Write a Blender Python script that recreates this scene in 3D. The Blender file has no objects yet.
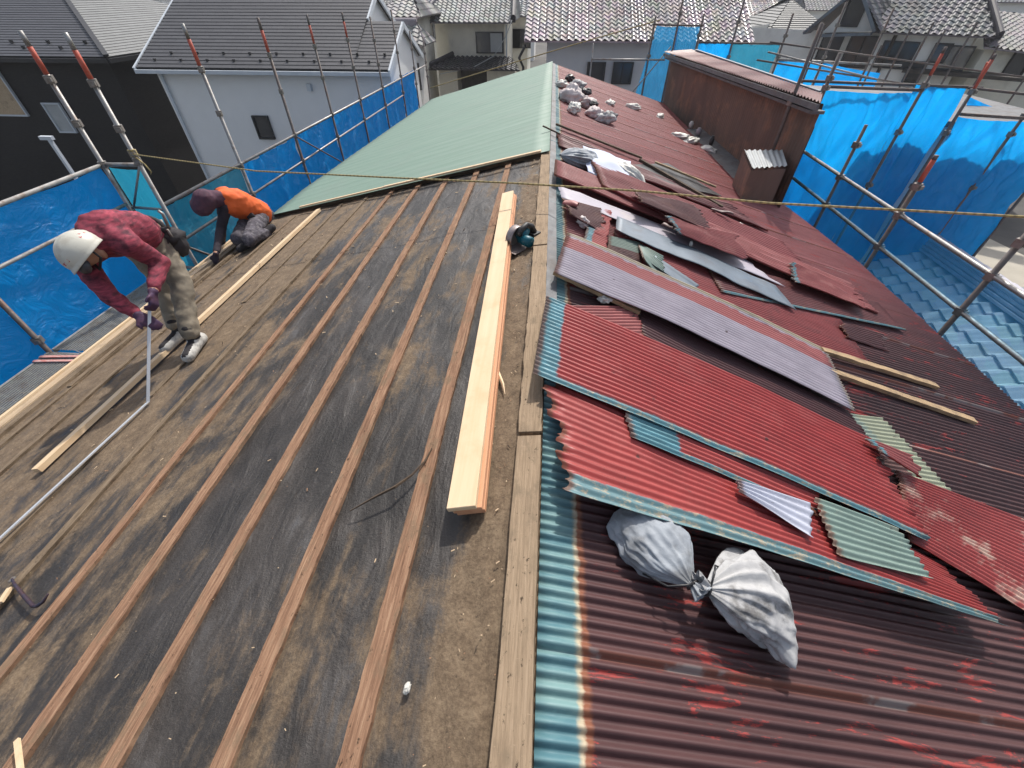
import bpy, bmesh, math, random
import numpy as np
from mathutils import Vector, Matrix, noise as mnoise
random.seed(7)
S = bpy.context.scene
COL = S.collection
# ------------------------------------------------------------------ survey helpers
# All coordinates are metres from the camera position (camera at the origin, ridge runs along +Y, 1.2 m below).
FOC = 415.0; PITCH = math.radians(43.5); YAW = math.radians(4.3)
Fv = np.array([-math.sin(YAW)*math.cos(PITCH), math.cos(YAW)*math.cos(PITCH), -math.sin(PITCH)])
Rv = np.array([math.cos(YAW), math.sin(YAW), 0.0]); Uv = np.cross(Rv, Fv)
def ray(x, y): return Fv*FOC + Rv*(x-512) - Uv*(y-384)
def onX(x, y, X): r = ray(x, y); return Vector(r*X/r[0])
def onY(x, y, Y): r = ray(x, y); return Vector(r*Y/r[1])
def onZ(x, y, Z): r = ray(x, y); return Vector(r*Z/r[2])
SL = math.tan(math.radians(15.5)); RX, RZ = 0.04, -1.2
def zl(X): return RZ + (X-RX)*SL            # left slope height
def zr(X): return RZ - (X-RX)*SL
def onL(x, y, h=0):
    r = ray(x, y); n = np.array([-SL, 0, 1]); return Vector(r*(np.dot([RX, 0, RZ+h], n)/np.dot(r, n)))
def onR(x, y, h=0):
    r = ray(x, y); n = np.array([SL, 0, 1]); return Vector(r*(np.dot([RX, 0, RZ+h], n)/np.dot(r, n)))
def lerp(a, b, t): return a+(b-a)*t
def interp(x, xs, ys): return float(np.interp(x, xs, ys))
GZ = -7.7
# ------------------------------------------------------------------ mesh helpers
class MB:
    def __init__(s): s.v = []; s.f = []; s.uv = []; s.m = []; s.has = False
    def face(s, idx, uv=None, m=0):
        s.f.append(tuple(idx)); s.uv.append(uv); s.m.append(m)
        if uv: s.has = True
    def quad(s, a, b, c, d, m=0, uv=None):
        n = len(s.v); s.v += [tuple(a), tuple(b), tuple(c), tuple(d)]; s.face((n, n+1, n+2, n+3), uv, m); return s
    def tri(s, a, b, c, m=0):
        n = len(s.v); s.v += [tuple(a), tuple(b), tuple(c)]; s.face((n, n+1, n+2), None, m); return s
    def box(s, c, size, rot=None, m=0, taper=None):
        c = Vector(c); n = len(s.v); h = Vector(size)*0.5
        R = rot if rot is not None else Matrix.Identity(3)
        for sx, sy, sz in ((-1,-1,-1),(1,-1,-1),(1,1,-1),(-1,1,-1),(-1,-1,1),(1,-1,1),(1,1,1),(-1,1,1)):
            s.v.append(tuple(c + R @ Vector((sx*h.x, sy*h.y, sz*h.z))))
        for q in ((0,3,2,1),(4,5,6,7),(0,1,5,4),(1,2,6,5),(2,3,7,6),(3,0,4,7)): s.face([n+i for i in q], None, m)
        return s
    def bar(s, p0, p1, w, t, up=(0,0,1), m=0, segs=1, jit=0):
        """rectangular bar from p0 to p1, width w, thickness t, optional wobble along it"""
        p0 = Vector(p0); p1 = Vector(p1); d = (p1-p0).normalized(); up = Vector(up)
        side = d.cross(up).normalized(); up = side.cross(d).normalized(); n = len(s.v)
        for i in range(segs+1):
            c = p0.lerp(p1, i/segs); j = [random.uniform(-jit, jit) for _ in range(4)]
            a, b = w/2, t/2
            s.v += [tuple(c-side*(a+j[0])-up*b), tuple(c+side*(a+j[1])-up*b), tuple(c+side*(a+j[1])+up*(b+j[2]*.3)), tuple(c-side*(a+j[0])+up*(b+j[3]*.3))]
        for i in range(segs):
            k = n+4*i
            for q in range(4): s.face((k+q, k+(q+1) % 4, k+4+(q+1) % 4, k+4+q), None, m)
        s.face((n+3, n+2, n+1, n), None, m); k = n+4*segs; s.face((k, k+1, k+2, k+3), None, m)
        return s
    def tube(s, pts, r, seg=8, m=0, cap=True, rads=None, closed=False):
        pts = [Vector(p) for p in pts]; n = len(s.v); K = len(pts); prev = None
        for i, p in enumerate(pts):
            d = (pts[min(i+1, K-1)]-pts[max(i-1, 0)]).normalized()
            a = prev if prev is not None else (Vector((0,0,1)) if abs(d.z) < .9 else Vector((1,0,0)))
            u = d.cross(a).normalized(); w = u.cross(d).normalized(); prev = w
            rr = rads[i] if rads else r
            for q in range(seg):
                t = 2*math.pi*q/seg; s.v.append(tuple(p + u*math.cos(t)*rr + w*math.sin(t)*rr))
        for i in range(K-1):
            for q in range(seg):
                a = n+i*seg+q; b = n+i*seg+(q+1) % seg; s.face((a, b, b+seg, a+seg), None, m)
        if cap:
            s.face([n+q for q in range(seg)][::-1], None, m); s.face([n+(K-1)*seg+q for q in range(seg)], None, m)
        return s
    def grid(s, fn, nu, nv, m=0, uvfn=None, keep=None):
        n = len(s.v)
        for j in range(nv+1):
            for i in range(nu+1): s.v.append(tuple(fn(i/nu, j/nv)))
        for j in range(nv):
            for i in range(nu):
                if keep and not keep((i+.5)/nu, (j+.5)/nv): continue
                a = n+j*(nu+1)+i; q = (a, a+1, a+nu+2, a+nu+1)
                uv = [uvfn(x, y) for x, y in ((i/nu, j/nv), ((i+1)/nu, j/nv), ((i+1)/nu, (j+1)/nv), (i/nu, (j+1)/nv))] if uvfn else None
                s.face(q, uv, m)
        return s
    def ball(s, c, r, nu=12, nv=8, m=0, sc=(1,1,1), rot=None, nz=0, nf=6):
        c = Vector(c); R = rot if rot is not None else Matrix.Identity(3)
        def fn(u, v):
            t = u*2*math.pi; p = v*math.pi
            d = Vector((math.sin(p)*math.cos(t), math.sin(p)*math.sin(t), -math.cos(p)))
            k = 1+nz*mnoise.noise(d*nf*.4+c*7) if nz else 1
            return c + R @ Vector((d.x*sc[0], d.y*sc[1], d.z*sc[2]))*r*k
        return s.grid(fn, nu, nv, m)
    def build(s, name, mat, parent=None, smooth=False, clean=False):
        me = bpy.data.meshes.new(name); me.from_pydata(s.v, [], s.f)
        for mm in (mat if isinstance(mat, (list, tuple)) else [mat]): me.materials.append(mm)
        me.polygons.foreach_set('material_index', s.m)
        if s.has:
            L = me.uv_layers.new(name='UVMap'); k = 0; buf = []
            for f, uv in zip(s.f, s.uv):
                for q in range(len(f)): buf += list(uv[q]) if uv else [0, 0]
            L.data.foreach_set('uv', buf)
        if clean:
            bm = bmesh.new(); bm.from_mesh(me); bmesh.ops.remove_doubles(bm, verts=bm.verts, dist=1e-5)
            bmesh.ops.dissolve_degenerate(bm, dist=1e-5, edges=bm.edges); bmesh.ops.recalc_face_normals(bm, faces=bm.faces); bm.to_mesh(me); bm.free()
        if smooth: me.polygons.foreach_set('use_smooth', [True]*len(me.polygons))
        me.update(); o = bpy.data.objects.new(name, me); COL.objects.link(o)
        if parent is not None: o.parent = parent; o.matrix_parent_inverse = Matrix.Translation(-parent.location)
        return o
def mbox(c, size, rot=None): return MB().box(c, size, rot)
def empty(name, loc, label, cat, group=None):
    o = bpy.data.objects.new(name, None); COL.objects.link(o); o.location = loc; o.empty_display_size = .2
    return tag(o, label, cat, group)
def tag(o, label=None, cat=None, group=None, kind=None):
    if label: o['label'] = label
    if cat: o['category'] = cat
    if group: o['group'] = group
    if kind: o['kind'] = kind
    return o
# ------------------------------------------------------------------ material helpers
class NB:
    def __init__(s, name):
        s.mat = bpy.data.materials.new(name); s.mat.use_nodes = True; s.nt = s.mat.node_tree
        s.b = s.nt.nodes['Principled BSDF']; s.out = s.nt.nodes['Material Output']; s.co = {}
    def n(s, t, **k):
        q = s.nt.nodes.new(t)
        for a, v in k.items(): setattr(q, a, v)
        return q
    def link(s, a, b): s.nt.links.new(a, b)
    def inp(s, node, i, v):
        if v is None: return
        if isinstance(v, bpy.types.NodeSocket): s.link(v, node.inputs[i])
        else:
            if isinstance(v, (tuple, list)) and len(v) == 3 and node.inputs[i].type == 'RGBA': v = (*v, 1)
            node.inputs[i].default_value = v
    def coord(s, kind='Object', sc=(1,1,1), rot=(0,0,0)):
        key = (kind, tuple(sc), tuple(rot))
        if key in s.co: return s.co[key]
        t = s.n('ShaderNodeTexCoord'); m = s.n('ShaderNodeMapping'); s.link(t.outputs[kind], m.inputs[0])
        m.inputs['Scale'].default_value = sc; m.inputs['Rotation'].default_value = rot
        s.co[key] = m.outputs[0]; return m.outputs[0]
    def noise(s, scale, det=5, rough=.55, vec=None, dist=0):
        q = s.n('ShaderNodeTexNoise'); q.inputs['Scale'].default_value = scale; q.inputs['Detail'].default_value = det
        q.inputs['Roughness'].default_value = rough; q.inputs['Distortion'].default_value = dist
        s.link(vec if vec is not None else s.coord(), q.inputs['Vector']); return q.outputs[0]
    def ramp(s, fac, stops, mode='LINEAR'):
        q = s.n('ShaderNodeValToRGB'); s.link(fac, q.inputs[0]); cr = q.color_ramp; cr.interpolation = mode
        while len(cr.elements) < len(stops): cr.elements.new(.5)
        for e, (p, c) in zip(cr.elements, stops): e.position = p; e.color = (*c, 1) if len(c) == 3 else c
        return q.outputs[0]
    def step(s, fac, lo, hi):
        q = s.n('ShaderNodeMapRange'); q.interpolation_type = 'SMOOTHSTEP'; s.inp(q, 0, fac)
        q.inputs[1].default_value = lo; q.inputs[2].default_value = hi; return q.outputs[0]
    def mix(s, f, a, b, blend='MIX'):
        q = s.n('ShaderNodeMixRGB', blend_type=blend); s.inp(q, 0, f); s.inp(q, 1, a); s.inp(q, 2, b); return q.outputs[0]
    def math(s, op, a, b=0.0, c=None):
        q = s.n('ShaderNodeMath', operation=op); s.inp(q, 0, a); s.inp(q, 1, b)
        if c is not None: s.inp(q, 2, c)
        return q.outputs[0]
    def bump(s, h, strength=.3, dist=.01, prev=None):
        q = s.n('ShaderNodeBump'); q.inputs['Strength'].default_value = strength; q.inputs['Distance'].default_value = dist
        s.link(h, q.inputs['Height'])
        if prev is not None: s.link(prev, q.inputs['Normal'])
        return q.outputs[0]
    def fin(s, col=None, rough=None, metal=None, normal=None, spec=None):
        if col is not None: s.inp(s.b, 'Base Color', col)
        if rough is not None: s.inp(s.b, 'Roughness', rough)
        if metal is not None: s.inp(s.b, 'Metallic', metal)
        if spec is not None: s.inp(s.b, 'Specular IOR Level', spec)
        if normal is not None: s.link(normal, s.b.inputs['Normal'])
        return s.mat
def M(name, c1, c2=None, scale=4, rough=.6, bump=.15, bscale=40, sc=(1,1,1), metal=0, spec=.4, dirt=None, dscale=2.5, damt=.5, kind='Object', bd=.004):
    b = NB(name); c2 = c2 or tuple(x*.75 for x in c1); v = b.coord(kind, sc)
    col = b.ramp(b.noise(scale, 6, .6, v), [(.3, c1), (.7, c2)])
    if dirt: col = b.mix(b.math('MULTIPLY', b.step(b.noise(dscale, 6, .65, b.coord(kind)), .48, .68), damt), col, dirt)
    r = b.ramp(b.noise(scale*2.3, 3, .5, v), [(.3, (rough-.08,)*3), (.7, (min(1, rough+.1),)*3)])
    return b.fin(col, r, metal, b.bump(b.noise(bscale, 4, .6, v), bump, bd), spec)
def srgb(h):
    h = h.lstrip('#'); return tuple((c/12.92 if c <= .04045 else ((c+.055)/1.055)**2.4) for c in (int(h[i:i+2], 16)/255 for i in (0, 2, 4)))
RED = (.26,.038,.036); MAROON = (.10,.036,.038); PINK = (.36,.12,.115); TEAL = (.085,.20,.235); CREAM = (.34,.29,.21); LAV = (.36,.325,.37)
# ------------------------------------------------------------------ sheets of corrugated iron
def sheet_mat(name, main, second=None, edge=TEAL, u_edge=0.0, v_lo=0.0, v_hi=0.0, lo_col=None, hi_col=None, bands=(), rust=.35, u_end=0.0, end_col=None, rough=.5, second_amt=.5):
    """painted sheet; UV = metres (u down the length, v across)."""
    b = NB(name); uvn = b.n('ShaderNodeUVMap'); sp = b.n('ShaderNodeSeparateXYZ'); b.link(uvn.outputs[0], sp.inputs[0]); u, v = sp.outputs[0], sp.outputs[1]
    m = b.n('ShaderNodeMapping'); b.link(uvn.outputs[0], m.inputs[0]); m.inputs['Scale'].default_value = (1, 3.0, 1); uv3 = m.outputs[0]
    m2 = b.n('ShaderNodeMapping'); b.link(uvn.outputs[0], m2.inputs[0]); uv1 = m2.outputs[0]
    n1 = b.noise(5, 6, .65, uv3); n2 = b.noise(22, 5, .6, uv1); n3 = b.noise(3.1, 6, .7, uv1)
    col = b.ramp(n1, [(.3, tuple(c*.82 for c in main)), (.7, tuple(min(1, c*1.15) for c in main))])
    if second: col = b.mix(b.math('MULTIPLY', b.step(n3, .5, .62), second_amt), col, second)
    wob = b.math('MULTIPLY', b.math('SUBTRACT', n2, .5), .05)
    for (v0, v1, c) in bands:
        k = b.math('MULTIPLY', b.step(b.math('ADD', v, wob), v0-.006, v0+.006), b.math('SUBTRACT', 1.0, b.step(b.math('ADD', v, wob), v1-.006, v1+.006)))
        col = b.mix(k, col, c)
    if v_lo: col = b.mix(b.math('SUBTRACT', 1.0, b.step(b.math('ADD', v, b.math('MULTIPLY', wob, .4)), v_lo-.004, v_lo+.004)), col, b.mix(b.step(b.noise(14, 7, .75, uv3), .5, .6), lo_col or edge, CREAM))
    if v_hi: col = b.mix(b.step(b.math('ADD', v, b.math('MULTIPLY', wob, .4)), v_hi-.004, v_hi+.004), col, hi_col or edge)
    if u_edge: col = b.mix(b.math('SUBTRACT', 1.0, b.step(b.math('ADD', u, wob), u_edge-.008, u_edge+.008)), col, b.mix(b.step(n1, .45, .6), edge, tuple(min(1, c*1.5) for c in edge)))
    if u_end: col = b.mix(b.step(b.math('ADD', u, wob), u_end-.01, u_end+.01), col, end_col or CREAM)
    vd = b.n('ShaderNodeTexVoronoi'); b.link(uv1, vd.inputs[0]); vd.inputs['Scale'].default_value = 5.5
    col = b.mix(b.math('MULTIPLY', b.math('SUBTRACT', 1.0, b.step(vd.outputs[0], .03, .07)), .85), col, (.05,.025,.02))
    col = b.mix(b.math('MULTIPLY', b.math('SUBTRACT', 1.0, b.step(b.math('ADD', u, wob), .012, .035)), .8), col, (.13,.05,.025))
    r = b.step(b.noise(9, 8, .75, uv3), .58, .70)
    col = b.mix(b.math('MULTIPLY', r, rust), col, (.12, .045, .022))
    col = b.mix(b.math('MULTIPLY', b.step(b.noise(60, 4, .7, uv1), .64, .72), .5), col, (.05, .03, .025))
    return b.fin(col, b.ramp(n2, [(.3, (rough-.08,)*3), (.7, (rough+.12,)*3)]), 0, b.bump(b.noise(90, 4, .6, uv1), .1, .002), .5)
def bil(P, u, v):
    A, B, C, D = P   # A ridge/far, B ridge/near, C eave/near, D eave/far ; u along A->D, v along B->A
    return (B*(1-u)+C*u)*(1-v) + (A*(1-u)+D*u)*v
def sheet(P, mat, label, n=(0,0,1), pitch=.0275, amp=.0052, sag=0.0, twist=0.0, rag=(0, 0), curl=0.0, seed=0, wav=.006, name='roofing_sheet', nu=26, torn=0, group='loose roofing sheets piled on the red slope'):
    P = [Vector(p) for p in P]; Ln = ((P[3]-P[0]).length+(P[2]-P[1]).length)/2; Wd = ((P[0]-P[1]).length+(P[3]-P[2]).length)/2
    nw = max(1, round(Wd/pitch)) if pitch else 1; nv = nw*8 if pitch else 10
    N = (P[3]-P[0]).cross(P[1]-P[0]).normalized()
    if N.z < 0: N = -N
    rnd = random.Random(seed)
    def fn(u, v):
        # ragged ends
        ru = 0
        e0 = mnoise.noise(Vector((v*Wd*22, seed*3.7, 0)))*.6+mnoise.noise(Vector((v*Wd*70, seed, 4)))*.3
        if rag[0]: u2 = u + (1-u)**6*rag[0]*(.5+e0)/Ln
        else: u2 = u
        if rag[1]: u2 -= u**6*rag[1]*(.5+mnoise.noise(Vector((v*Wd*18, seed*1.7, 9))))/Ln
        p = bil(P, u2, v)
        h = sag*math.sin(math.pi*u) + twist*(u-.5)*(v-.5) + curl*(abs(v-.5)*2)**4
        h += wav*(mnoise.noise(Vector((u*Ln*2.2+seed, v*Wd*3, seed)))*1.4+mnoise.noise(Vector((u*Ln*7+seed, v*Wd*6, seed)))*.5)
        if pitch: h += amp*math.cos(2*math.pi*nw*v)
        return p+N*h
    mb = MB(); keep = None
    if torn: keep = lambda u, v: not (u < torn*(.5+mnoise.noise(Vector((v*9, seed, 2)))) )
    mb.grid(fn, nu, nv, 0, lambda u, v: (u*Ln, v*Wd), keep)
    o = mb.build(name, mat, None, True)
    md = o.modifiers.new('thick', 'SOLIDIFY'); md.thickness = .0012; md.offset = 0
    return tag(o, label, 'roofing sheet', group)
# ------------------------------------------------------------------ materials
def mat_felt(b):
    v = b.coord('Object', (1.3,.75,1)); st = b.coord('Object', (3.2,.42,1)); o = b.coord()
    nz = b.math('ADD', b.math('MULTIPLY', b.noise(2.6, 7, .66, v, .5), .6), b.math('MULTIPLY', b.noise(2.4, 7, .7, st, .4), .4))
    base = b.ramp(nz, [(.30, (.012,.0105,.0095)), (.47, (.026,.0225,.020)), (.57, (.050,.043,.038)), (.68, (.100,.096,.094))])
    fine = b.math('ADD', b.math('MULTIPLY', b.noise(16, 6, .7), .5), b.math('MULTIPLY', b.noise(95, 5, .7), .5))
    dcol = b.ramp(fine, [(.34, (.080,.052,.030)), (.5, (.155,.108,.066)), (.64, (.245,.178,.112))])
    t = b.math('ADD', b.math('ADD', b.noise(1.8, 9, .72, v, .4), b.math('MULTIPLY', b.math('SUBTRACT', b.noise(3, 8, .72, st, .3), .5), .55)), dustbias(b))
    t = b.math('ADD', t, b.math('MULTIPLY', b.math('SUBTRACT', b.noise(60, 5, .75), .5), .10))
    dust = b.math('MULTIPLY', b.step(t, .50, .68), .92)
    col = b.mix(dust, base, dcol)
    col = b.mix(b.math('MULTIPLY', b.step(b.noise(130, 4, .75), .66, .72), .5), col, (.15,.11,.075))
    col = b.mix(b.math('MULTIPLY', b.step(b.noise(48, 5, .75), .64, .70), .7), col, (.018,.013,.010))
    rough = b.mix(dust, b.ramp(nz, [(.35, (.62,)*3), (.62, (.40,)*3)]), (.95,)*3)
    return b.fin(col, rough, 0, b.bump(b.noise(4, 4, .55, b.coord('Object', (1.9,.7,1)), 1.0), .5, .03, b.bump(b.noise(75, 6, .75), .7, .006)), .5)
def dustbias(b):
    t = b.n('ShaderNodeTexCoord'); sp = b.n('ShaderNodeSeparateXYZ'); b.link(t.outputs['Object'], sp.inputs[0]); x, y = sp.outputs[0], sp.outputs[1]
    near = b.math('MULTIPLY', b.step(x, -.30, -.12), .22)                       # rubble dust along the ridge
    left = b.math('MULTIPLY', b.step(b.math('MULTIPLY', x, -1.0), 1.1, 2.6), .17)  # dust that slid to the eave
    low = b.math('MULTIPLY', b.step(b.math('MULTIPLY', y, -1.0), -.55, -.05), .05)
    return b.math('SUBTRACT', b.math('ADD', b.math('ADD', near, left), low), .005)
MAT = {}
MAT['felt'] = mat_felt(NB('roofing_felt'))
def old_wood(name, c1, c2, edge, gap):
    b = NB(name); g = b.coord('Object', (34,1.6,1)); o = b.coord()
    col = b.ramp(b.noise(4, 7, .7, g), [(.32, c2), (.52, c1), (.70, edge)])
    col = b.mix(b.math('MULTIPLY', b.step(b.noise(7, 6, .7, b.coord('Object', (2,1,1))), .50, .66), .8), col, gap)
    col = b.mix(b.math('MULTIPLY', b.step(b.noise(34, 5, .75, b.coord('Object', (1.5,1,1))), .60, .68), .85), col, (.028,.017,.011))
    col = b.mix(b.math('MULTIPLY', b.step(b.noise(60, 4, .7, b.coord('Object', (1,3,1))), .64, .70), .8), col, edge)
    return b.fin(col, .9, 0, b.bump(b.noise(6, 7, .7, g), .8, .004), .25)
MAT['batten'] = M('old_batten_wood', (.23,.135,.085), (.12,.068,.045), 9, .85, .5, 60, (6,1,1), dirt=(.20,.155,.105), dscale=3, damt=.75)
MAT['batten_dusty'] = M('dusty_batten_wood', (.27,.20,.13), (.15,.105,.068), 9, .9, .5, 60, (6,1,1), dirt=(.10,.075,.05), dscale=3)
MAT['batten'] = old_wood('old_batten_fibre', (.27,.155,.095), (.13,.068,.042), (.40,.26,.165), (.19,.13,.082)); MAT['batten_dusty'] = old_wood('dusty_batten_fibre', (.19,.14,.092), (.10,.07,.045), (.30,.23,.155), (.10,.072,.046)); MAT['ridgewood'] = old_wood('ridge_board_fibre', (.30,.22,.145), (.20,.145,.095), (.36,.27,.185), (.20,.15,.10))
MAT['newwood'] = M('new_timber', (.70,.54,.36), (.62,.45,.27), 3.5, .6, .08, 50, (9,.5,9), dirt=(.55,.33,.16), dscale=5, damt=.35)
MAT['newwood_pink_shade'] = M('new_timber_pink_shade', (.62,.33,.19), (.52,.25,.13), 4, .6, .1, 50, (8,.6,8))  # salmon tone carries the dimmer light on the stack's side
MAT['palewood'] = M('pale_eave_timber', (.55,.42,.27), (.38,.27,.17), 5, .75, .2, 50, (8,.6,8), dirt=(.2,.15,.1), dscale=4)
MAT['ridgewood_old'] = M('ridge_board_wood', (.34,.24,.16), (.22,.15,.10), 5, .85, .4, 50, (8,1,1), dirt=(.15,.11,.075), dscale=5)
MAT['lath'] = M('weathered_lath', (.42,.30,.17), (.26,.175,.10), 8, .8, .4, 60, (1,8,1), dirt=(.10,.07,.05), dscale=9)
MAT['green'] = M('green_roof_paint', (.14,.22,.172), (.165,.245,.195), 1.6, .6, .05, 30, (.5,3,1), dirt=(.16,.22,.18), dscale=1.5, damt=.4)
MAT['steel'] = M('galvanised_pipe', (.36,.36,.35), (.25,.24,.23), 14, .5, .1, 50, metal=.55, dirt=(.17,.10,.06), dscale=9, damt=.6)
MAT['steel_dark'] = M('weathered_pipe', (.17,.15,.14), (.11,.095,.09), 14, .6, .1, 50, metal=.4, dirt=(.16,.08,.05), dscale=9, damt=.6)
MAT['steel_red'] = M('red_painted_pipe', (.52,.09,.05), (.42,.08,.05), 14, .6, .1, 60, dirt=(.3,.2,.17), dscale=25)
MAT['clamp'] = M('clamp_metal', (.30,.28,.26), (.2,.18,.16), 20, .5, .2, 60, metal=.5, dirt=(.15,.09,.05), dscale=30)
MAT['deck'] = M('deck_metal', (.42,.42,.40), (.30,.30,.28), 20, .5, .1, 60, metal=.4, dirt=(.2,.15,.1), dscale=9)
def tarp_mat(name, c, transl=.35, alpha=1.0, rough=.26):
    b = NB(name); v = b.coord('Object')
    col = b.ramp(b.noise(2.2, 4, .6), [(.35, tuple(x*.85 for x in c)), (.65, c)])
    b.fin(col, rough, 0, b.bump(b.noise(4, 6, .62, v, 1.8), .9, .07, b.bump(b.noise(22, 4, .6, v), .4, .012)), .7)
    tr = b.n('ShaderNodeBsdfTranslucent'); b.inp(tr, 'Color', tuple(min(1, x*1.3) for x in c)); mx = b.n('ShaderNodeMixShader'); mx.inputs[0].default_value = transl
    b.link(b.b.outputs[0], mx.inputs[1]); b.link(tr.outputs[0], mx.inputs[2]); last = mx.outputs[0]
    if alpha < 1:
        t2 = b.n('ShaderNodeBsdfTransparent'); b.inp(t2, 0, tuple(.35+.65*x**.5 for x in c)); m2 = b.n('ShaderNodeMixShader'); m2.inputs[0].default_value = alpha
        b.link(t2.outputs[0], m2.inputs[1]); b.link(last, m2.inputs[2]); last = m2.outputs[0]
    b.link(last, b.out.inputs[0]); return b.mat
MAT['tarp'] = tarp_mat('blue_tarpaulin', (.004,.28,.72), .5)
MAT['tarp_teal'] = tarp_mat('teal_tarpaulin', (.02,.27,.42), .45, .85)
MAT['tarp_bright'] = tarp_mat('bright_blue_tarpaulin', (.004,.33,.80), .55)
MAT['tarp_thin'] = tarp_mat('thin_blue_tarpaulin', (.02,.24,.50), .5, .72)
MAT['mesh_sheet'] = tarp_mat('blue_scaffold_net', (.015,.25,.55), .4, .34, .4)
MAT['slate'] = None
def slate(name, c):
    b = NB(name); t = b.coord('UV'); br = b.n('ShaderNodeTexBrick'); b.link(t, br.inputs[0])
    br.inputs['Color1'].default_value = (*c, 1); br.inputs['Color2'].default_value = (*[x*.82 for x in c], 1); br.inputs['Mortar'].default_value = (*[x*.3 for x in c], 1)
    br.inputs['Scale'].default_value = 1; br.inputs['Mortar Size'].default_value = .006; br.inputs['Brick Width'].default_value = .45; br.inputs['Row Height'].default_value = .182
    col = b.mix(b.math('MULTIPLY', b.noise(30, 5, .7), .35), br.outputs[0], tuple(x*.6 for x in c))
    return b.fin(col, .55, 0, b.bump(b.noise(60, 3, .6), .2, .004), .45)
MAT['slate_dark'] = slate('dark_slate', (.062,.064,.074)); MAT['slate_grey'] = slate('grey_slate', (.082,.082,.088)); MAT['slate_pale'] = slate('pale_slate', (.20,.205,.20))
MAT['black_wall'] = M('black_siding', (.006,.0055,.007), (.010,.009,.010), 3, .6, .3, 30, (1,1,6))
MAT['white_wall'] = M('white_siding', (.83,.83,.81), (.79,.79,.77), 2, .7, .05, 30)
MAT['white_trim'] = M('white_trim', (.60,.64,.67), (.52,.56,.60), 4, .5, .05, 30)
MAT['dark_trim'] = M('dark_trim', (.03,.03,.033), (.02,.02,.022), 4, .4, .05, 30)
MAT['beige_wall'] = M('beige_wall', (.76,.73,.62), (.66,.63,.54), 1.5, .85, .1, 50, dirt=(.45,.43,.37), dscale=1)
MAT['grey_wall'] = M('pale_grey_wall', (.80,.79,.75), (.72,.71,.67), 1.5, .85, .1, 50, dirt=(.55,.54,.51), dscale=1)
MAT['lilac_wall'] = M('plaster_wall', (.58,.57,.57), (.52,.51,.52), 1.5, .85, .1, 50)
MAT['glass'] = M('window_glass', (.03,.035,.04), (.05,.055,.06), 2, .12, .02, 5, spec=.8)
MAT['curtain'] = M('pale_window_screen', (.42,.44,.44), (.36,.38,.38), 4, .5, .05, 30)
MAT['tile_brown'] = None
def tile_mat(name, c, c2, rough, seedscale=3.5, spec=.6):
    b = NB(name); t = b.coord('UV', (1,1,1)); vo = b.n('ShaderNodeTexVoronoi'); b.link(t, vo.inputs[0]); vo.inputs['Scale'].default_value = seedscale
    col = b.mix(b.step(b.math('ADD', b.noise(1.2, 4, .7), b.math('MULTIPLY', vo.outputs[1], .0)), .4, .62), c, c2)
    col = b.mix(.35, col, vo.outputs[1], 'SOFT_LIGHT')
    hs = b.n('ShaderNodeHueSaturation'); b.link(col, hs.inputs['Color']); hs.inputs['Saturation'].default_value = .55 if 'brown' in name else .3
    return b.fin(hs.outputs[0], rough, 0, b.bump(b.noise(30, 3, .6), .12, .006), spec)
MAT['tile_brown'] = tile_mat('glazed_brown_tile', (.46,.38,.35), (.33,.26,.245), .30)
MAT['tile_green'] = tile_mat('grey_green_tile', (.27,.29,.26), (.17,.19,.175), .62, spec=.3)
MAT['tile_grey'] = tile_mat('silver_grey_tile', (.17,.17,.18), (.13,.13,.14), .62, spec=.3)
MAT['tile_black'] = tile_mat('black_glazed_tile', (.03,.035,.045), (.04,.045,.055), .5, spec=.35)
MAT['tile_tan'] = tile_mat('tan_tile', (.33,.29,.26), (.24,.21,.19), .65, spec=.25)
MAT['tile_blue'] = tile_mat('blue_grey_tile', (.15,.19,.24), (.11,.14,.18), .6, spec=.3)
MAT['tile_low'] = tile_mat('pale_grey_low_tile', (.50,.51,.52), (.40,.41,.42), .35)
MAT['rust_wall'] = M('rusted_iron_cladding', (.19,.12,.09), (.115,.08,.065), 3, .85, .25, 30, (1,1,.3), dirt=(.30,.16,.10), dscale=3, damt=.7)
MAT['grey_iron'] = M('grey_iron', (.15,.155,.16), (.10,.10,.105), 6, .6, .2, 40, dirt=(.09,.06,.045), dscale=4)
MAT['zinc'] = M('blue_grey_zinc', (.155,.19,.225), (.11,.135,.165), 3, .45, .1, 30, metal=.3, dirt=(.11,.10,.10), dscale=3)
MAT['lavsheet'] = M('lavender_backed_sheet', (.40,.37,.42), (.33,.30,.35), 3, .5, .1, 30, dirt=(.45,.40,.34), dscale=4)
MAT['red_iron'] = M('red_painted_iron', (.16,.045,.042), (.11,.04,.036), 3, .5, .1, 40, (1,4,1), dirt=(.09,.04,.035), dscale=3)
MAT['rotwood'] = M('rotten_wood', (.045,.032,.024), (.10,.07,.045), 10, .95, .6, 40)
MAT['bag'] = M('woven_white_sack', (.46,.46,.45), (.30,.30,.31), 7, .6, .35, 110, dirt=(.10,.095,.09), dscale=11, damt=.9, bd=.003)
MAT['bag_grey'] = M('woven_grey_sack', (.33,.36,.39), (.22,.24,.27), 4, .65, .35, 110, dirt=(.11,.11,.11), dscale=7, damt=.7, bd=.003)
MAT['bag_pink'] = M('stained_sack', (.62,.56,.54), (.44,.37,.37), 11, .7, .5, 50, dirt=(.60,.58,.55), dscale=9, damt=.6)
MAT['bag_white'] = M('plastic_sack_white', (.62,.61,.57), (.50,.49,.45), 12, .5, .4, 60, dirt=(.3,.27,.22), dscale=20, damt=.5)
MAT['bag_black'] = M('black_sack', (.02,.02,.022), (.04,.04,.042), 9, .4, .3, 60)
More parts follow.
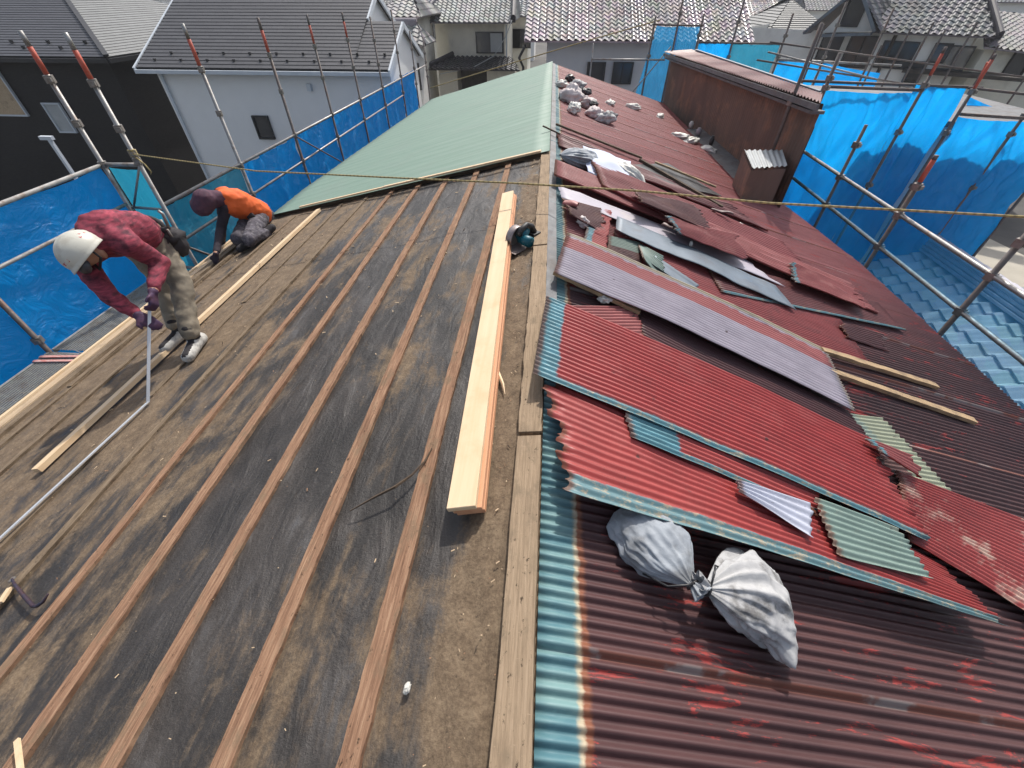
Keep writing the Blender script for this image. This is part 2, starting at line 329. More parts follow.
MAT['cloth'] = M('pale_blue_cloth', (.52,.56,.68), (.46,.50,.62), 3, .8, .2, 20)
MAT['rope'] = (lambda b: b.fin(b.ramp(b.math('FRACT', b.math('MULTIPLY', (lambda sp: sp.outputs[0])(sepnode(b)), 26.0)), [(.0, (.42,.33,.14)), (.5, (.36,.28,.12)), (.7, (.20,.155,.075)), (.95, (.30,.235,.10))]), .8, 0, None))
def sepnode(b):
    sp = b.n('ShaderNodeSeparateXYZ'); b.link(b.coord('Object'), sp.inputs[0]); return sp
MAT['rope'] = MAT['rope'](NB('twisted_rope'))
MAT['white_metal'] = M('white_ruler', (.62,.64,.66), (.55,.57,.6), 6, .35, .03, 30, metal=.3)
MAT['asphalt'] = M('asphalt_ground', (.06,.058,.055), (.09,.085,.08), .6, .9, .3, 30, dirt=(.14,.13,.11), dscale=.15, damt=.6)
MAT['concrete'] = M('concrete', (.42,.385,.32), (.36,.33,.27), 1.2, .9, .2, 30)
MAT['darkbox'] = M('dark_board', (.07,.06,.052), (.045,.04,.036), 6, .8, .2, 30)
# ------------------------------------------------------------------ ground
gb = MB(); gb.grid(lambda u, v: ((u-.5)*800, -200+v*780, GZ), 40, 40)
tag(gb.build('ground', MAT['asphalt']), kind='structure')
c = [onZ(x, y, GZ+.02) for x, y in ((955,262),(972,230),(1085,285),(1130,362))]
pv = MB(); pv.quad(*c); tag(pv.build('pavement', MAT['concrete']), kind='structure')
# ------------------------------------------------------------------ house under repair
def xeL(Y): return interp(Y, [-3, 4.8, 5.4, 12.2], [-3.83, -3.80, -3.66, -2.87])
def xeR(Y): return interp(Y, [-3, 4.4, 6.2, 9.3, 11.8], [3.42, 3.42, 3.12, 2.72, 2.68])
Y0, Y1 = -2.5, 11.75
H = empty('house_under_repair', (0, 4.5, GZ), 'gabled house with half stripped roof: black felt one side, red iron the other', 'house')
w = MB()
for (x0, y0, x1, y1) in ((-3.3,-2.2,-3.3,5.2),(-3.3,5.2,-2.6,11.5),(-2.6,11.5,2.4,11.5),(2.4,11.5,2.8,5.5),(2.8,5.5,3.0,-2.2),(3.0,-2.2,-3.3,-2.2)):
    w.quad((x0,y0,GZ),(x1,y1,GZ),(x1,y1,-2.2),(x0,y0,-2.2))
w.build('wall', MAT['rust_wall'], H)
for yy in (-2.21, 11.51): MB().tri((-3.1,yy,-2.2),(3.0,yy,-2.2),(.04,yy,-1.3)).build('gable', MAT['rust_wall'], H)
def felt(u, v):
    Y = lerp(Y0, 5.6, v); X = lerp(RX, xeL(Y)+.06, u)
    h = .010*mnoise.noise(Vector((X*2.2, Y*.9, 1)))+.006*mnoise.noise(Vector((X*6, Y*1.6, 5)))+.003*mnoise.noise(Vector((X*14, Y*9, 2)))
    if u < .05: h += .012*mnoise.noise(Vector((X*40, Y*9, 3)))*(u > .012)
    return (X, Y, zl(X)-.006+h)
MB().grid(felt, 190, 330).build('roofing_felt', MAT['felt'], H, True)
bx = [-.388-.345*k for k in range(10)]
for k, X in enumerate(bx):
    X -= 0.0; segs = [(Y0, 5.05)]
    if k in (6,): segs = [(Y0, .95+.3*k), (1.0+.3*k, 5.0)]
    if k == 7: segs = [(Y0, .9), (3.6, 5.1)]
    for (a, b_) in segs:
        mb = MB(); n_ = 240; wd = .062 if k < 4 else .052
        prof = []
        for i in range(n_+1):
            Y = lerp(a, b_, i/n_); dx = .004*mnoise.noise(Vector((Y*1.3, k, 0))) ; e = .003*mnoise.noise(Vector((Y*14, k, 3)))+.003*mnoise.noise(Vector((Y*45, k, 6)))
            prof.append((X+dx-wd/2-e, X+dx+wd/2+e, Y))
        nn = len(mb.v); th = .012 if k < 5 else .008
        for (xa, xb, Y) in prof: mb.v += [(xa, Y, zl(xa)-.012), (xa+.002, Y, zl(xa)+th), (xb-.002, Y, zl(xb)+th), (xb, Y, zl(xb)-.012)]
        for i in range(n_):
            q = nn+4*i
            for j in range(3): mb.face((q+j, q+j+1, q+j+5, q+j+4))
        mb.face((nn, nn+1, nn+2, nn+3)); q = nn+4*n_; mb.face((q+3, q+2, q+1, q))
        mb.build('batten', MAT['batten'] if k < 5 else MAT['batten_dusty'], H)
# new pale batten, ridge boards, eave timbers
MB().bar((-2.76,1.15,zl(-2.76)+.022),(-2.74,4.95,zl(-2.74)+.022),.05,.03,up=(-SL,0,1),segs=6,jit=.001).build('batten', MAT['newwood'], H)['label'] = 'new pale batten among the old brown ones'
for a, b_ in ((Y0, .98), (1.0, 2.55), (2.57, 4.7)):
    MB().bar((-.008,a,zl(-.008)+.012),(-.008,b_,zl(-.008)+.012),.088,.024,up=(-SL*.5,0,1),segs=30,jit=.003).build('ridge_board', MAT['ridgewood'], H)
for i, (xo, h_, a, b_, wd) in enumerate(((-.05,.02,Y0,4.9,.045),(.045,.010,Y0,4.9,.10),(.155,.006,Y0,5.0,.09),(.30,.003,2.0,4.2,.05))):
    X = -3.80+xo; MB().bar((X,a,zl(X)+h_),(X,b_,zl(X)+h_),wd,.028,up=(-SL,0,1),segs=24,jit=.002).build('eave_board', MAT['newwood'] if i == 0 else MAT['palewood'] if i == 1 else MAT['batten_dusty'], H)
MB().bar((-3.87,Y0,-2.36),(-3.87,5.2,-2.36),.02,.12).build('fascia_board', MAT['rust_wall'], H)
# green half
def gy(X): return interp(X, [-3.8, -1.67, .06], [5.31, 4.9, 4.6])
def grn(u, v):
    Yb = lerp(4.9, Y1, v); X = lerp(RX-.01, xeL(max(Yb, 5.9)), u); Y = lerp(gy(X), Y1+.55*u*.9, v)
    k = (Y*1.0/.23) % 1.0; rib = .006*max(0, math.cos(2*math.pi*k))**3*min(1, v*14)
    return (X, Y, zl(X)+.045+rib+.004*mnoise.noise(Vector((X*1.5, Y*1.2, 8))))
MB().grid(grn, 20, 620).build('green_roof_sheet', MAT['green'], H, True).modifiers.new('t', 'SOLIDIFY').thickness = .004
gb = MB()
for i in range(14):
    u0, u1 = i/14, (i+1)/14; xa, xb = lerp(.0, -3.66, u0), lerp(.0, -3.66, u1)
    gb.quad((xa, gy(xa)+.03, zl(xa)), (xb, gy(xb)+.03, zl(xb)), (xb, gy(xb)+.03, zl(xb)+.042), (xa, gy(xa)+.03, zl(xa)+.042))
gb.build('edge_gap_shade', MAT['rotwood'], H)  # dark strip standing for the shade under the green sheet's edge
# red corrugated half
def red_mat():
    b = NB('old_red_corrugated'); t = b.coord('Object'); sp = b.n('ShaderNodeSeparateXYZ'); b.link(t, sp.inputs[0]); x, y = sp.outputs[0], sp.outputs[1]
    n1 = b.noise(3, 7, .65, b.coord('Object', (.6,3,1))); n2 = b.noise(25, 5, .6, t)
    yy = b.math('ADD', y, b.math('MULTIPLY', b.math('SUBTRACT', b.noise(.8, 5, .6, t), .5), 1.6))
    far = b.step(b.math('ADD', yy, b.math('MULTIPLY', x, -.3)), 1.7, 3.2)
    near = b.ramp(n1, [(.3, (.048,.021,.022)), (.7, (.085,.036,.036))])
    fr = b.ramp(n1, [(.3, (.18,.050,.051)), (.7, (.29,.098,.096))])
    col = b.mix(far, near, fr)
    scr = b.step(b.noise(2.3, 7, .78, b.coord('Object', (1.1,5,1)), .5), .575, .60); col = b.mix(b.math('MULTIPLY', scr, .85), col, (.30,.040,.034))
    st = b.step(b.noise(7, 7, .7, b.coord('Object', (.5,3,1))), .60, .74); col = b.mix(b.math('MULTIPLY', st, .45), col, (.06,.028,.025))
    wob = b.math('MULTIPLY', b.math('SUBTRACT', n2, .5), .035)
    lap = b.math('PINGPONG', b.math('ADD', y, -.31), .30)           # paint gone along the laps
    col = b.mix(b.math('MULTIPLY', b.math('SUBTRACT', 1.0, b.step(lap, .004, .014)), .55), col, b.mix(b.step(b.noise(6, 5, .6, t), .5, .6), (.24,.08,.045), (.34,.30,.28)))
    tl = b.mix(b.step(n1, .42, .62), (.07,.165,.195), (.16,.27,.27))
    rim = b.math('SUBTRACT', 1.0, b.step(b.math('ADD', x, wob), .165, .18)); col = b.mix(rim, col, (.20,.075,.04))
    rim2 = b.math('SUBTRACT', 1.0, b.step(b.math('ADD', x, wob), .150, .160)); col = b.mix(rim2, col, (.40,.34,.24))
    tk = b.math('SUBTRACT', 1.0, b.step(b.math('ADD', x, wob), .135, .150)); col = b.mix(tk, col, tl)
    return b.fin(col, b.ramp(n2, [(.3, (.5,)*3), (.7, (.68,)*3)]), 0, b.bump(n2, .12, .003), .45)
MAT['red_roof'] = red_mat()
XS = [RX+.0, .09, .16, .24, .34, .5, .7, .95, 1.2, 1.45, 1.7, 1.95, 2.2, 2.5, 2.8, 3.1, 9]
def redroof(ya, yb):
    NV = round((yb-ya)/.032*8); mb = MB(); nx = len(XS)
    for j in range(NV+1):
        Y = lerp(ya, yb, j/NV); xe = xeR(Y)
        lapd = ((Y-.31) % .60); lift = .006*max(0, 1-lapd/.09) - .0
        for X in XS:
            X = min(X, xe) if X < 9 else xe
            und = .006*mnoise.noise(Vector((X*1.3, Y*2.1, 3)))
            mb.v.append((X, Y, zr(X)+.004+und+lift+.0075*math.cos(2*math.pi*Y/.032)))
    for j in range(NV):
        for i in range(nx-1):
            a = j*nx+i; mb.face((a, a+1, a+nx+1, a+nx))
    o = mb.build('corrugated_roof', MAT['red_roof'], H, True); o.modifiers.new('t', 'SOLIDIFY').thickness = .001
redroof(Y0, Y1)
# ridge strip of grey flashing + under-deck
gb = MB(); gb.grid(lambda u, v: (lerp(.035,.095,u), lerp(1.5,Y1,v), zr(lerp(.035,.095,u))+.016+.003*mnoise.noise(Vector((u*3, v*60, 0)))), 3, 120)
gb.build('ridge_flashing', MAT['grey_iron'], H)
# ------------------------------------------------------------------ loose sheets
sm_red = sheet_mat('bright_red_sheet', (.30,.036,.034), (.33,.075,.068), u_edge=.10, v_lo=.045, rust=.25, second_amt=.4)
sm_red2 = sheet_mat('torn_red_sheet', (.29,.038,.034), (.33,.07,.062), edge=(.10,.19,.21), u_edge=0, v_lo=.055, rust=.35, second_amt=.4)
sm_pink = sheet_mat('pale_backed_sheet', LAV, None, bands=((.37,.52,PINK),), v_lo=.0, v_hi=.545, hi_col=CREAM, rust=.12, u_end=1.75, end_col=(.42,.35,.29))
sm_pink2 = sheet_mat('pink_red_sheet', (.29,.085,.08), (.33,.13,.12), rust=.3)
sm_mar = sheet_mat('shaded_maroon_sheet', (.075,.026,.028), (.06,.03,.027), rust=.4)  # dark tone includes the shade cast by the pale sheet above
sm_brn = sheet_mat('brown_sheet', (.11,.052,.046), (.16,.07,.055), rust=.4, u_end=.56, end_col=(.26,.28,.20), v_hi=.26, hi_col=(.20,.25,.21))
sm_teal = sheet_mat('teal_sheet', (.20,.34,.34), (.30,.38,.33), rust=.2)
sm_lav = sheet_mat('lavender_sheet', (.40,.42,.50), None, rust=.1)
sm_grn = sheet_mat('faded_green_sheet', (.17,.24,.21), (.26,.26,.20), rust=.2)
sm_tr = sheet_mat('teal_and_red_sheet', (.33,.055,.05), None, v_lo=.03, u_edge=.22, rust=.3)
sm_end = sheet_mat('red_sheet_green_end', (.27,.06,.058), (.14,.05,.05), rust=.3, u_end=2.28, end_col=(.36,.40,.34))
sm_patch = sheet_mat('red_sheet_bare_patches', (.29,.05,.046), (.48,.35,.28), rust=.1, second_amt=.95)
def RP(pts, hs):
    if not isinstance(hs, (list, tuple)): hs = [hs]*4
    return [onR(x, y, h) for (x, y), h in zip(pts, hs)]
sheet(RP([(546,297),(533,374),(937,546),(872,440)], [.075,.085,.075,.06]), sm_red, 'long bright red corrugated sheet with teal end and teal lower edge, mid pile', rag=(.0,.05), sag=.015, seed=1)
sheet(RP([(540,366),(547,486),(1012,629),(946,566)], [.05,.12,.11,.03]), sm_red2, 'bright red corrugated sheet with ragged ridge end and cream lower edge over the tied sacks', rag=(.09,.05), sag=.008, seed=2)
sheet(RP([(622,408),(629,437),(818,515),(822,490)], [.085,.09,.08,.07]), sm_tr, 'narrow teal and red strip sticking out from under the long bright red sheet', rag=(.02,.02), seed=3, group=None)
sheet(RP([(733,479),(737,491),(814,541),(812,505)], [.115,.12,.12,.11]), sm_lav, 'small lavender grey corrugated offcut with a torn end on the torn red sheet', rag=(.02,.03), seed=4, group=None)
sheet(RP([(812,497),(836,556),(937,580),(900,530)], [.105,.125,.12,.095]), sm_grn, 'faded green corrugated offcut between the two bright red sheets', rag=(.02,.02), seed=5, group=None)
sheet(RP([(893,470),(906,540),(1090,650),(1090,545)], [.04,.045,.05,.04]), sm_patch, 'red sheet with bare cream patches running out at the right lower end of the pile', rag=(.02,.02), seed=6)
sheet(RP([(768,404),(840,478),(962,500),(884,418)], [.03,.03,.02,.02]), sm_brn, 'dull brown corrugated sheet with pale green end by the long bright red sheet', rag=(.0,.02), seed=7)
sheet(RP([(632,306),(640,345),(890,462),(851,413)], [.035,.04,.04,.03]), sm_mar, 'maroon sheet darkened for shade between the long bright red and pale lavender sheets', rag=(.02,.02), sag=-.004, seed=8)
sheet(RP([(566,306),(596,341),(646,342),(636,307)], [.05,.05,.05,.05]), sm_pink2, 'short red offcut with level corrugations tucked behind the long bright red sheet', rag=(.01,.02), seed=9, group=None)
sheet(RP([(566,233),(553,272),(855,412),(826,350)], [.10,.09,.06,.05]), sm_pink, 'long pale lavender sheet with a red band and cream upper edge', rag=(.01,.0), sag=.02, seed=10)
sheet(RP([(590,207),(582,240),(606,252),(613,212)], [.04,.06,.06,.05]), sheet_mat('teal_red_offcut', (.33,.055,.05), None, u_edge=.07, rust=.3), 'little torn teal and red offcut above the pale lavender sheet', rag=(.02,.02), seed=11, group=None)
sheet(RP([(608,236),(606,258),(642,272),(641,243)], [.035,.045,.04,.03]), sm_brn, 'small brown corrugated offcut beside the teal and red offcut', rag=(.01,.02), seed=12, group=None)
sheet(RP([(638,238),(640,262),(668,284),(662,262)], [.05,.08,.03,.06]), sm_grn, 'twisted scrap of faded green corrugated iron by the zinc flashing', rag=(.02,.03), twist=.12, seed=13, group=None)
sheet(RP([(654,258),(650,266),(690,293),(697,288)], [.05,.05,.02,.02]), MAT['zinc'], 'short bent strip of grey gutter iron by the twisted scrap', pitch=0, seed=14, curl=.02, name='metal_strip', group=None)
sheet(RP([(612,232),(640,292),(868,363),(842,320)], [.018,.02,.015,.02]), sm_end, 'red corrugated sheet with pale green eave end beneath the zinc flashing', rag=(.02,.02), seed=15)
sheet(RP([(700,258),(720,292),(907,331),(878,303)], [.03,.03,.04,.04]), sheet_mat('brownred_teal_edge', (.14,.042,.04), (.20,.06,.055), v_lo=.035, rust=.3), 'brownish red sheet with thin teal lower edge ending nearest the eave', rag=(.02,.0), seed=16)
sheet(RP([(617,216),(616,229),(797,310),(776,285)], [.09,.08,.05,.05]), MAT['zinc'], 'long flat blue grey zinc flashing with a pointed end', pitch=0, seed=17, wav=.012, name='metal_flashing', group=None)
sheet(RP([(557,185),(560,197),(786,287),(742,255)], [.07,.06,.05,.05]), MAT['lavsheet'], 'long smooth lavender white sheet with peeled red edge under the upper maroon sheets', pitch=0, seed=18, wav=.014, name='metal_flashing', group=None, rag=(.02,.08))
sheet(RP([(555,160),(554,175),(880,315),(852,285)], [.10,.10,.055,.05]), sm_pink2, 'very long dull red sheet along the upper side of the pile', rag=(.0,.03), seed=19, sag=.01, pitch=.04, amp=.008)
sheet(RP([(590,160),(602,186),(832,295),(784,243)], [.125,.125,.05,.05]), sheet_mat('deep_red_sheet', (.22,.048,.05), None, rust=.3), 'deep red sheet with dark grooves lying on the very long dull red sheet', rag=(.02,.02), seed=20, pitch=.05, amp=.011)
sheet(RP([(556,133),(558,146),(770,232),(735,208)], [.03,.03,.03,.03]), sheet_mat('dark_lifted', (.14,.04,.042), None, rust=.5), 'lifted dark red sheet edge above the upper maroon sheets, farthest up the slope', rag=(.02,.08), seed=21, wav=.02, pitch=.05, amp=.01)
def curl(px, L_, r, ang, mat, label, h=.06):
    c0 = onR(px[0], px[1], h); R = Matrix.Rotation(ang, 3, 'Z'); mb = MB()
    def f(u, v):
        t = lerp(.2, 3.6, u); q = Vector((lerp(-L_/2, L_/2, v)*(1-.25*u), -math.cos(t)*r*(1+.3*u), math.sin(t)*r*.8)); k = .004*mnoise.noise(q*14+c0)
        return c0+R @ q+Vector((k, k, k*2))
    mb.grid(f, 18, 40, 0, lambda u, v: (v*L_+.1, u*.15)); o = mb.build('metal_scrap', mat, None, True); o.modifiers.new('t', 'SOLIDIFY').thickness = .0012; return tag(o, label, 'metal scrap')
G_ = 'loose roofing sheets piled on the red slope'
sm_dk = sheet_mat('dark_rusty_sheet', (.10,.035,.035), (.16,.07,.05), rust=.6)
sm_rp = sheet_mat('faded_red_sheet', (.24,.06,.058), (.34,.15,.13), rust=.35, u_edge=.05)
for (pts, hs, mt, sd, tw, lab) in (
  ([(560,196),(566,214),(612,236),(606,212)], [.08,.08,.06,.06], sm_dk, 51, .05, 'dark rusty offcut filling the gap near the ridge, left of the teal and red offcut'),
  ([(664,214),(672,232),(752,262),(738,238)], [.17,.15,.12,.13], sm_rp, 52, .03, 'faded red offcut tilted over the upper part of the lavender white sheet'),
  ([(786,262),(792,280),(872,312),(858,290)], [.09,.10,.10,.08], sm_rp, 54, -.04, 'faded red sheet end lifted beside the eave end of the deep red sheet'),
  ([(838,322),(842,337),(892,352),(884,336)], [.04,.03,.02,.03], sm_dk, 55, .02, 'small dark rusty offcut nearest the eave above the two laths'),
  ([(630,186),(636,202),(716,232),(700,208)], [.19,.18,.15,.15], sm_dk, 56, .04, 'dark rusty sheet lying skewed below the dark gap patch'),
  ([(866,436),(874,452),(936,486),(918,462)], [.10,.11,.09,.08], sm_rp, 58, .05, 'faded red torn corner at the lower end of the long bright red sheet')):
    sheet(RP(pts, hs), mt, lab, rag=(.06,.08), seed=sd, twist=tw, wav=.014, nu=34)
curl((571,205), .12, .030, -.4, sm_pink2, 'curled red scrap under the ridge end of the lavender sheet', .085)
curl((668,227), .10, .020, -.7, sm_brn, 'brown curled scrap lying against the zinc flashing', .13)
curl((722,212), .22, .018, -.5, sm_mar, 'dark curled edge lying below the rotten lath', .12)
# torn opening: dark hollow strips and rotten laths
tb = MB()
def flatpatch(pts, h, name, mat, label, cat, group=None):
    mb = MB(); P = [onR(x, y, h) for x, y in pts]; mb.grid(lambda u, v: bil(P, u, v)+Vector((0,0,.006*mnoise.noise(Vector((u*9, v*5, len(pts)+pts[0][0]))))), 20, 4)
    o = mb.build(name, mat); o.modifiers.new('t', 'SOLIDIFY').thickness = .006; return tag(o, label, cat, group)
flatpatch([(622,165),(628,176),(722,196),(668,163)], .034, 'gap_shade_patch', MAT['bag_black'], 'dark patch standing for the shaded gap behind the cloth covered bundle', 'dark patch')  # dark patch painted for the shade inside the torn opening
def lath(a, b_, w_, t_, mat, label, h=.03, name='wooden_lath', group=None, cat='lath', segs=14, jit=.003, h2=None):
    p, q = onR(*a, h), onR(*b_, h if h2 is None else h2)
    o = MB().bar(p, q, w_, t_, up=(SL,0,1), segs=segs, jit=jit).build(name, mat); return tag(o, label, cat, group)
lath((556,124),(642,158), .04,.02, MAT['rotwood'], 'rotten black lath reaching from the ridge above the cloth covered bundle', .05)
lath((640,160),(722,207), .05,.03, MAT['rotwood'], 'rotten lath across the gap beside the dark gap patch', .05)
lath((655,162),(716,187), .03,.02, MAT['lath'], 'thin broken lath with pale splinters above the dark gap patch', .07)
lath((822,350),(936,386), .045,.022, MAT['lath'], 'shorter weathered lath on the maroon slope, the upper of two', .055, h2=.03)
lath((830,371),(974,421), .045,.022, MAT['lath'], 'longer weathered lath on the maroon slope, the lower of two', .045, h2=.03)
o = lath((554,272),(640,312), .035,.02, MAT['lath'], 'cream painted batten under the near edge of the pale lavender sheet', .07)
o = lath((543,126),(560,134), .018,.014, MAT['rotwood'], 'short dark stick poking over the ridge', .06)
# crumpled scraps
def crumple(px, h, r, mat, label, cat, name='crumpled_scrap', sc=(1,1,.5), group=None, nz=.5, L=False, nf=7):
    p = (onL if L else onR)(px[0], px[1], h); mb = MB(); mb.ball(p, r, 28, 18, 0, sc, Matrix.Rotation(px[0]*.37, 3, 'Z'), nz, nf)
    o = mb.build(name, mat, None, True); return tag(o, label, cat, group)
crumple((605,299), .06, .035, MAT['bag_white'], 'crumpled white and red scrap on the sheet edge by the short red offcut', 'scrap')
crumple((583,222), .05, .06, MAT['bag_pink'], 'curled rusty scrap beside the teal and red offcut', 'scrap', sc=(1,.5,.6))
crumple((691,244), .10, .018, MAT['bag_white'], 'small crushed can on the lavender sheet', 'can', sc=(.7,.7,1.2), nz=.2)
crumple((740,224), .05, .022, MAT['bag_white'], 'tiny white scrap on the deep red sheet', 'scrap')
crumple((805,508), .085, .03, sm_mar, 'rusty curled bit between the lavender and green offcuts', 'scrap', sc=(1.2,.5,.4))
# ------------------------------------------------------------------ sacks
def sack(name, neck, end, R, mat, label, group=None, flat=.62, seed=0, ground=zr, pleat=.22, bend=(0,0,0), belly=.5, ties=True, seam=True, nu=120, nv=80, corner=0):
    neck = Vector(neck); end = Vector(end); bend = Vector(bend); ax = (end-neck); L = ax.length; a = ax.normalized(); up = Vector((0,0,1)); side = a.cross(up).normalized(); up = side.cross(a).normalized()
    prof_s = [0, .04, .10, .2, .35, .55, .75, .9, 1.0]; prof_r = [.10, .16, .34, .62, .86, 1.0, .94, .72, .30]
    def fn(u, v):
        th = u*2*math.pi; r = R*interp(v, prof_s, prof_r)
        fl = lerp(1, .25, max(0, (v-.8)/.2)**1.5) if seam else 1
        pl = pleat*math.exp(-v*2.0)*(1-2*abs(math.sin(5.5*th+1.3*math.sin(th*2+seed)))**.7) + .07*math.exp(-v*1.2)*(1-2*abs(math.sin(9*th+seed+v*2)))
        if corner: pl += corner*math.exp(-((v-.84)/.13)**2)*math.exp(-((th-math.pi*(0 if th < math.pi else 2))/.5)**2)
        r *= 1+pl
        wr = mnoise.noise(Vector((math.cos(th)*2.1+seed, math.sin(th)*2.1, v*5)))*.13 + mnoise.noise(Vector((math.cos(th)*5+seed, math.sin(th)*5, v*9)))*.06 + mnoise.noise(Vector((math.cos(th)*11+seed, math.sin(th)*11, v*15)))*.03 - abs(mnoise.noise(Vector((math.cos(th)*3.3+seed, math.sin(th)*3.3, v*4+2))))*.12
        r *= 1+wr*min(1, v*4)
        p = neck+ax*v+bend*math.sin(math.pi*v)
        q = p+side*math.cos(th)*r*(1.12)+up*math.sin(th)*r*flat*fl
        gz = ground(q.x)+.012
        if q.z < gz: q.z = gz+ (q.z-gz)*.04
        return q
    E_ = empty(name, ((neck.x+end.x)/2, (neck.y+end.y)/2, ground((neck.x+end.x)/2)), label, 'sack', group)
    MB().grid(fn, nu, nv).build('sack_body', mat, E_, True)
    if ties:
        def kn(u, v):
            th = u*2*math.pi; r = R*lerp(.10, .26, v)*(1+.3*math.sin(7*th+seed)+.15*mnoise.noise(Vector((math.cos(th)*4, math.sin(th)*4, v*3+seed))))
            return neck-a*(R*.34*v)+side*math.cos(th)*r+up*math.sin(th)*r*.8+up*.01
        MB().grid(kn, 40, 8).build('sack_neck', mat, E_, True)
        pts = [neck+side*math.cos(t)*R*.17+up*math.sin(t)*R*.14+up*.004 for t in [k*math.pi/6 for k in range(13)]]
        MB().tube(pts, .004, 6).tube([pts[3], pts[3]+up*.02-side*.03, pts[3]-side*.07+a*.03, pts[3]-side*.09+a*.10-up*.03], .003, 5).build('tie_string', MAT['bag_black'], E_, True)
    return E_
def bodies():
    n0 = onR(700, 588, .10)
    sack('sand_sack', n0+Vector((.015,0,0)), onR(790,624,.05), .118, MAT['bag'], 'white dirty sack with gathered neck, lower right of the two under the torn red sheet', 'two tied sacks', seed=2, flat=.62, bend=(.01,.035,.01), corner=.42)
    sack('sand_sack', n0+Vector((-.02,.005,.0)), onR(622,508,.03), .105, MAT['bag_grey'], 'blue grey sack half hidden under the torn red sheet, left of the white one', 'two tied sacks', seed=5, flat=.6, pleat=.14, bend=(0,.01,.0))
bodies()
G = 'sacks and rags heaped near the far end of the ridge'
def blob(px, r, mat, label, sc=(1.3,1,.7), group=G, h=.07, seed=0):
    r *= .9
    p = onR(px[0], px[1], h); rot = Matrix.Rotation(seed*1.3, 3, 'Z'); mb = MB()
    def fn(u, v):
        t = u*2*math.pi; ph = v*math.pi; d = Vector((math.sin(ph)*math.cos(t), math.sin(ph)*math.sin(t), -math.cos(ph)))
        k = 1.06+.40*mnoise.noise(d*1.6+Vector((seed,0,0)))+.16*mnoise.noise(d*4+Vector((seed,1,0)))-.34*abs(mnoise.noise(d*3.2+Vector((seed,2,0))))-.16*abs(mnoise.noise(d*7+Vector((seed,5,0))))
        q = p + rot @ Vector((d.x*sc[0], d.y*sc[1], d.z*sc[2]))*r*k; q.z = max(q.z, zr(q.x)+.008); return q
    mb.grid(fn, 32, 22); return tag(mb.build('rubble_sack', mat, None, True), label, 'sack', group)
blob((570,78), .09, MAT['bag_black'], 'small black and white bag at the top of the far heap', seed=1)
blob((562,84), .10, MAT['bag_white'], 'white sack against the ridge in the far heap, behind the big stained one', seed=2)
blob((577,86), .15, MAT['bag'], 'white sack near the top of the far heap', seed=3, h=.09)
blob((571,96), .20, MAT['bag_pink'], 'big stained sack, widest of the far heap', seed=4, h=.10, sc=(1.25,.95,.75))
blob((586,92), .09, MAT['bag_black'], 'black bag on the eave side of the big stained sack', seed=5)
blob((574,108), .13, MAT['bag_white'], 'white sack lying alone on the near side of the heap', seed=6, sc=(1.4,.8,.6))
blob((586,103), .13, MAT['bag_pink'], 'stained sack in the middle of the heap beside the white lone one', seed=7)
blob((594,104), .07, MAT['bag_black'], 'small black bag wedged in the lower half of the heap', seed=8, h=.12)
blob((595,113), .13, MAT['bag_pink'], 'dark stained sack near the lower end of the heap', seed=9)
blob((606,118), .14, MAT['bag'], 'pale sack forming the lower end of the far heap', seed=10, sc=(1.3,.9,.7))
G2 = 'white rags scattered down the far slope'
for px, r, lab, sd in (((610,103), .12, 'white rag just right of the far heap', 11), ((632,107), .14, 'white rag with two points, second to the right of the far heap', 12), ((660,116), .11, 'small flat white rag near the wall of the rusty building', 13),
                    ((680,136), .13, 'leftmost white rag of the three in a row near the neighbour ledge', 14), ((691,141), .14, 'middle white rag of the three in a row near the neighbour ledge', 15), ((708,149), .13, 'rightmost white rag of the three in a row near the neighbour ledge', 16)):
    blob(px, r, MAT['bag_white'], lab, (1.4,.75,.42), G2, .03, sd)
# cloth covered bundle
P0, P1 = onR(574,160,.12), onR(616,168,.13)
sack('rubble_sack', onR(560,155,.08), onR(598,162,.08), .15, MAT['bag_grey'], 'dusty grey sack with folded neck, left end under the pale blue cloth', None, seed=8, flat=.6, ties=False)
sack('rubble_sack', onR(646,187,.03), onR(610,165,.06), .13, MAT['bag_white'], 'crumpled clear plastic sack sticking out right of the pale blue cloth', None, seed=9, flat=.7, ties=False)
cl = [onR(583,147,.12), onR(588,172,.09), onR(627,193,.08), onR(631,160,.11)]
def clf(u, v):
    p = bil(cl, u, v); p.z += .05*math.sin(math.pi*v)*math.sin(math.pi*min(1, u*1.1)) + .012*math.sin(v*14+u*3+mnoise.noise(Vector((u*2, v*2, 0)))*3) + .012*mnoise.noise(Vector((u*4, v*6, 1))) ; return p
o = MB().grid(clf, 50, 40).build('cloth', MAT['cloth'], None, True); o.modifiers.new('t', 'SOLIDIFY').thickness = .006
tag(o, 'pale blue cloth draped over the bundle near the ridge', 'cloth')
# ------------------------------------------------------------------ things on the left slope
up_l = Vector((-SL,0,1)).normalized()
def board(p, q, w_, t_, mat, label, name='timber_board', group=None, jit=.0005, segs=8, cat='board'):
    o = MB().bar(p, q, w_, t_, up=up_l, segs=segs, jit=jit).build(name, mat); b = o.modifiers.new('b', 'BEVEL'); b.width = .002; b.segments = 1; return tag(o, label, cat, group)
pa, pb = onL(462,509,.075), onL(508,193,.075); off = Vector((.0,0,0)); side = Vector((math.cos(math.atan(SL)),0,math.sin(math.atan(SL))))
GB = 'new timber boards stacked on the left slope'
board(pa+side*-.002, pb, .098, .020, MAT['newwood'], 'clean pale board on top of the new timber stack', group=GB)
board(pa+side*.010-up_l*.0225+Vector((0,.006,0)), pb+side*.008-up_l*.0225+Vector((0,-.02,0)), .100, .020, MAT['newwood_pink_shade'], 'board tinted for side shade in the middle of the new timber stack', group=GB)
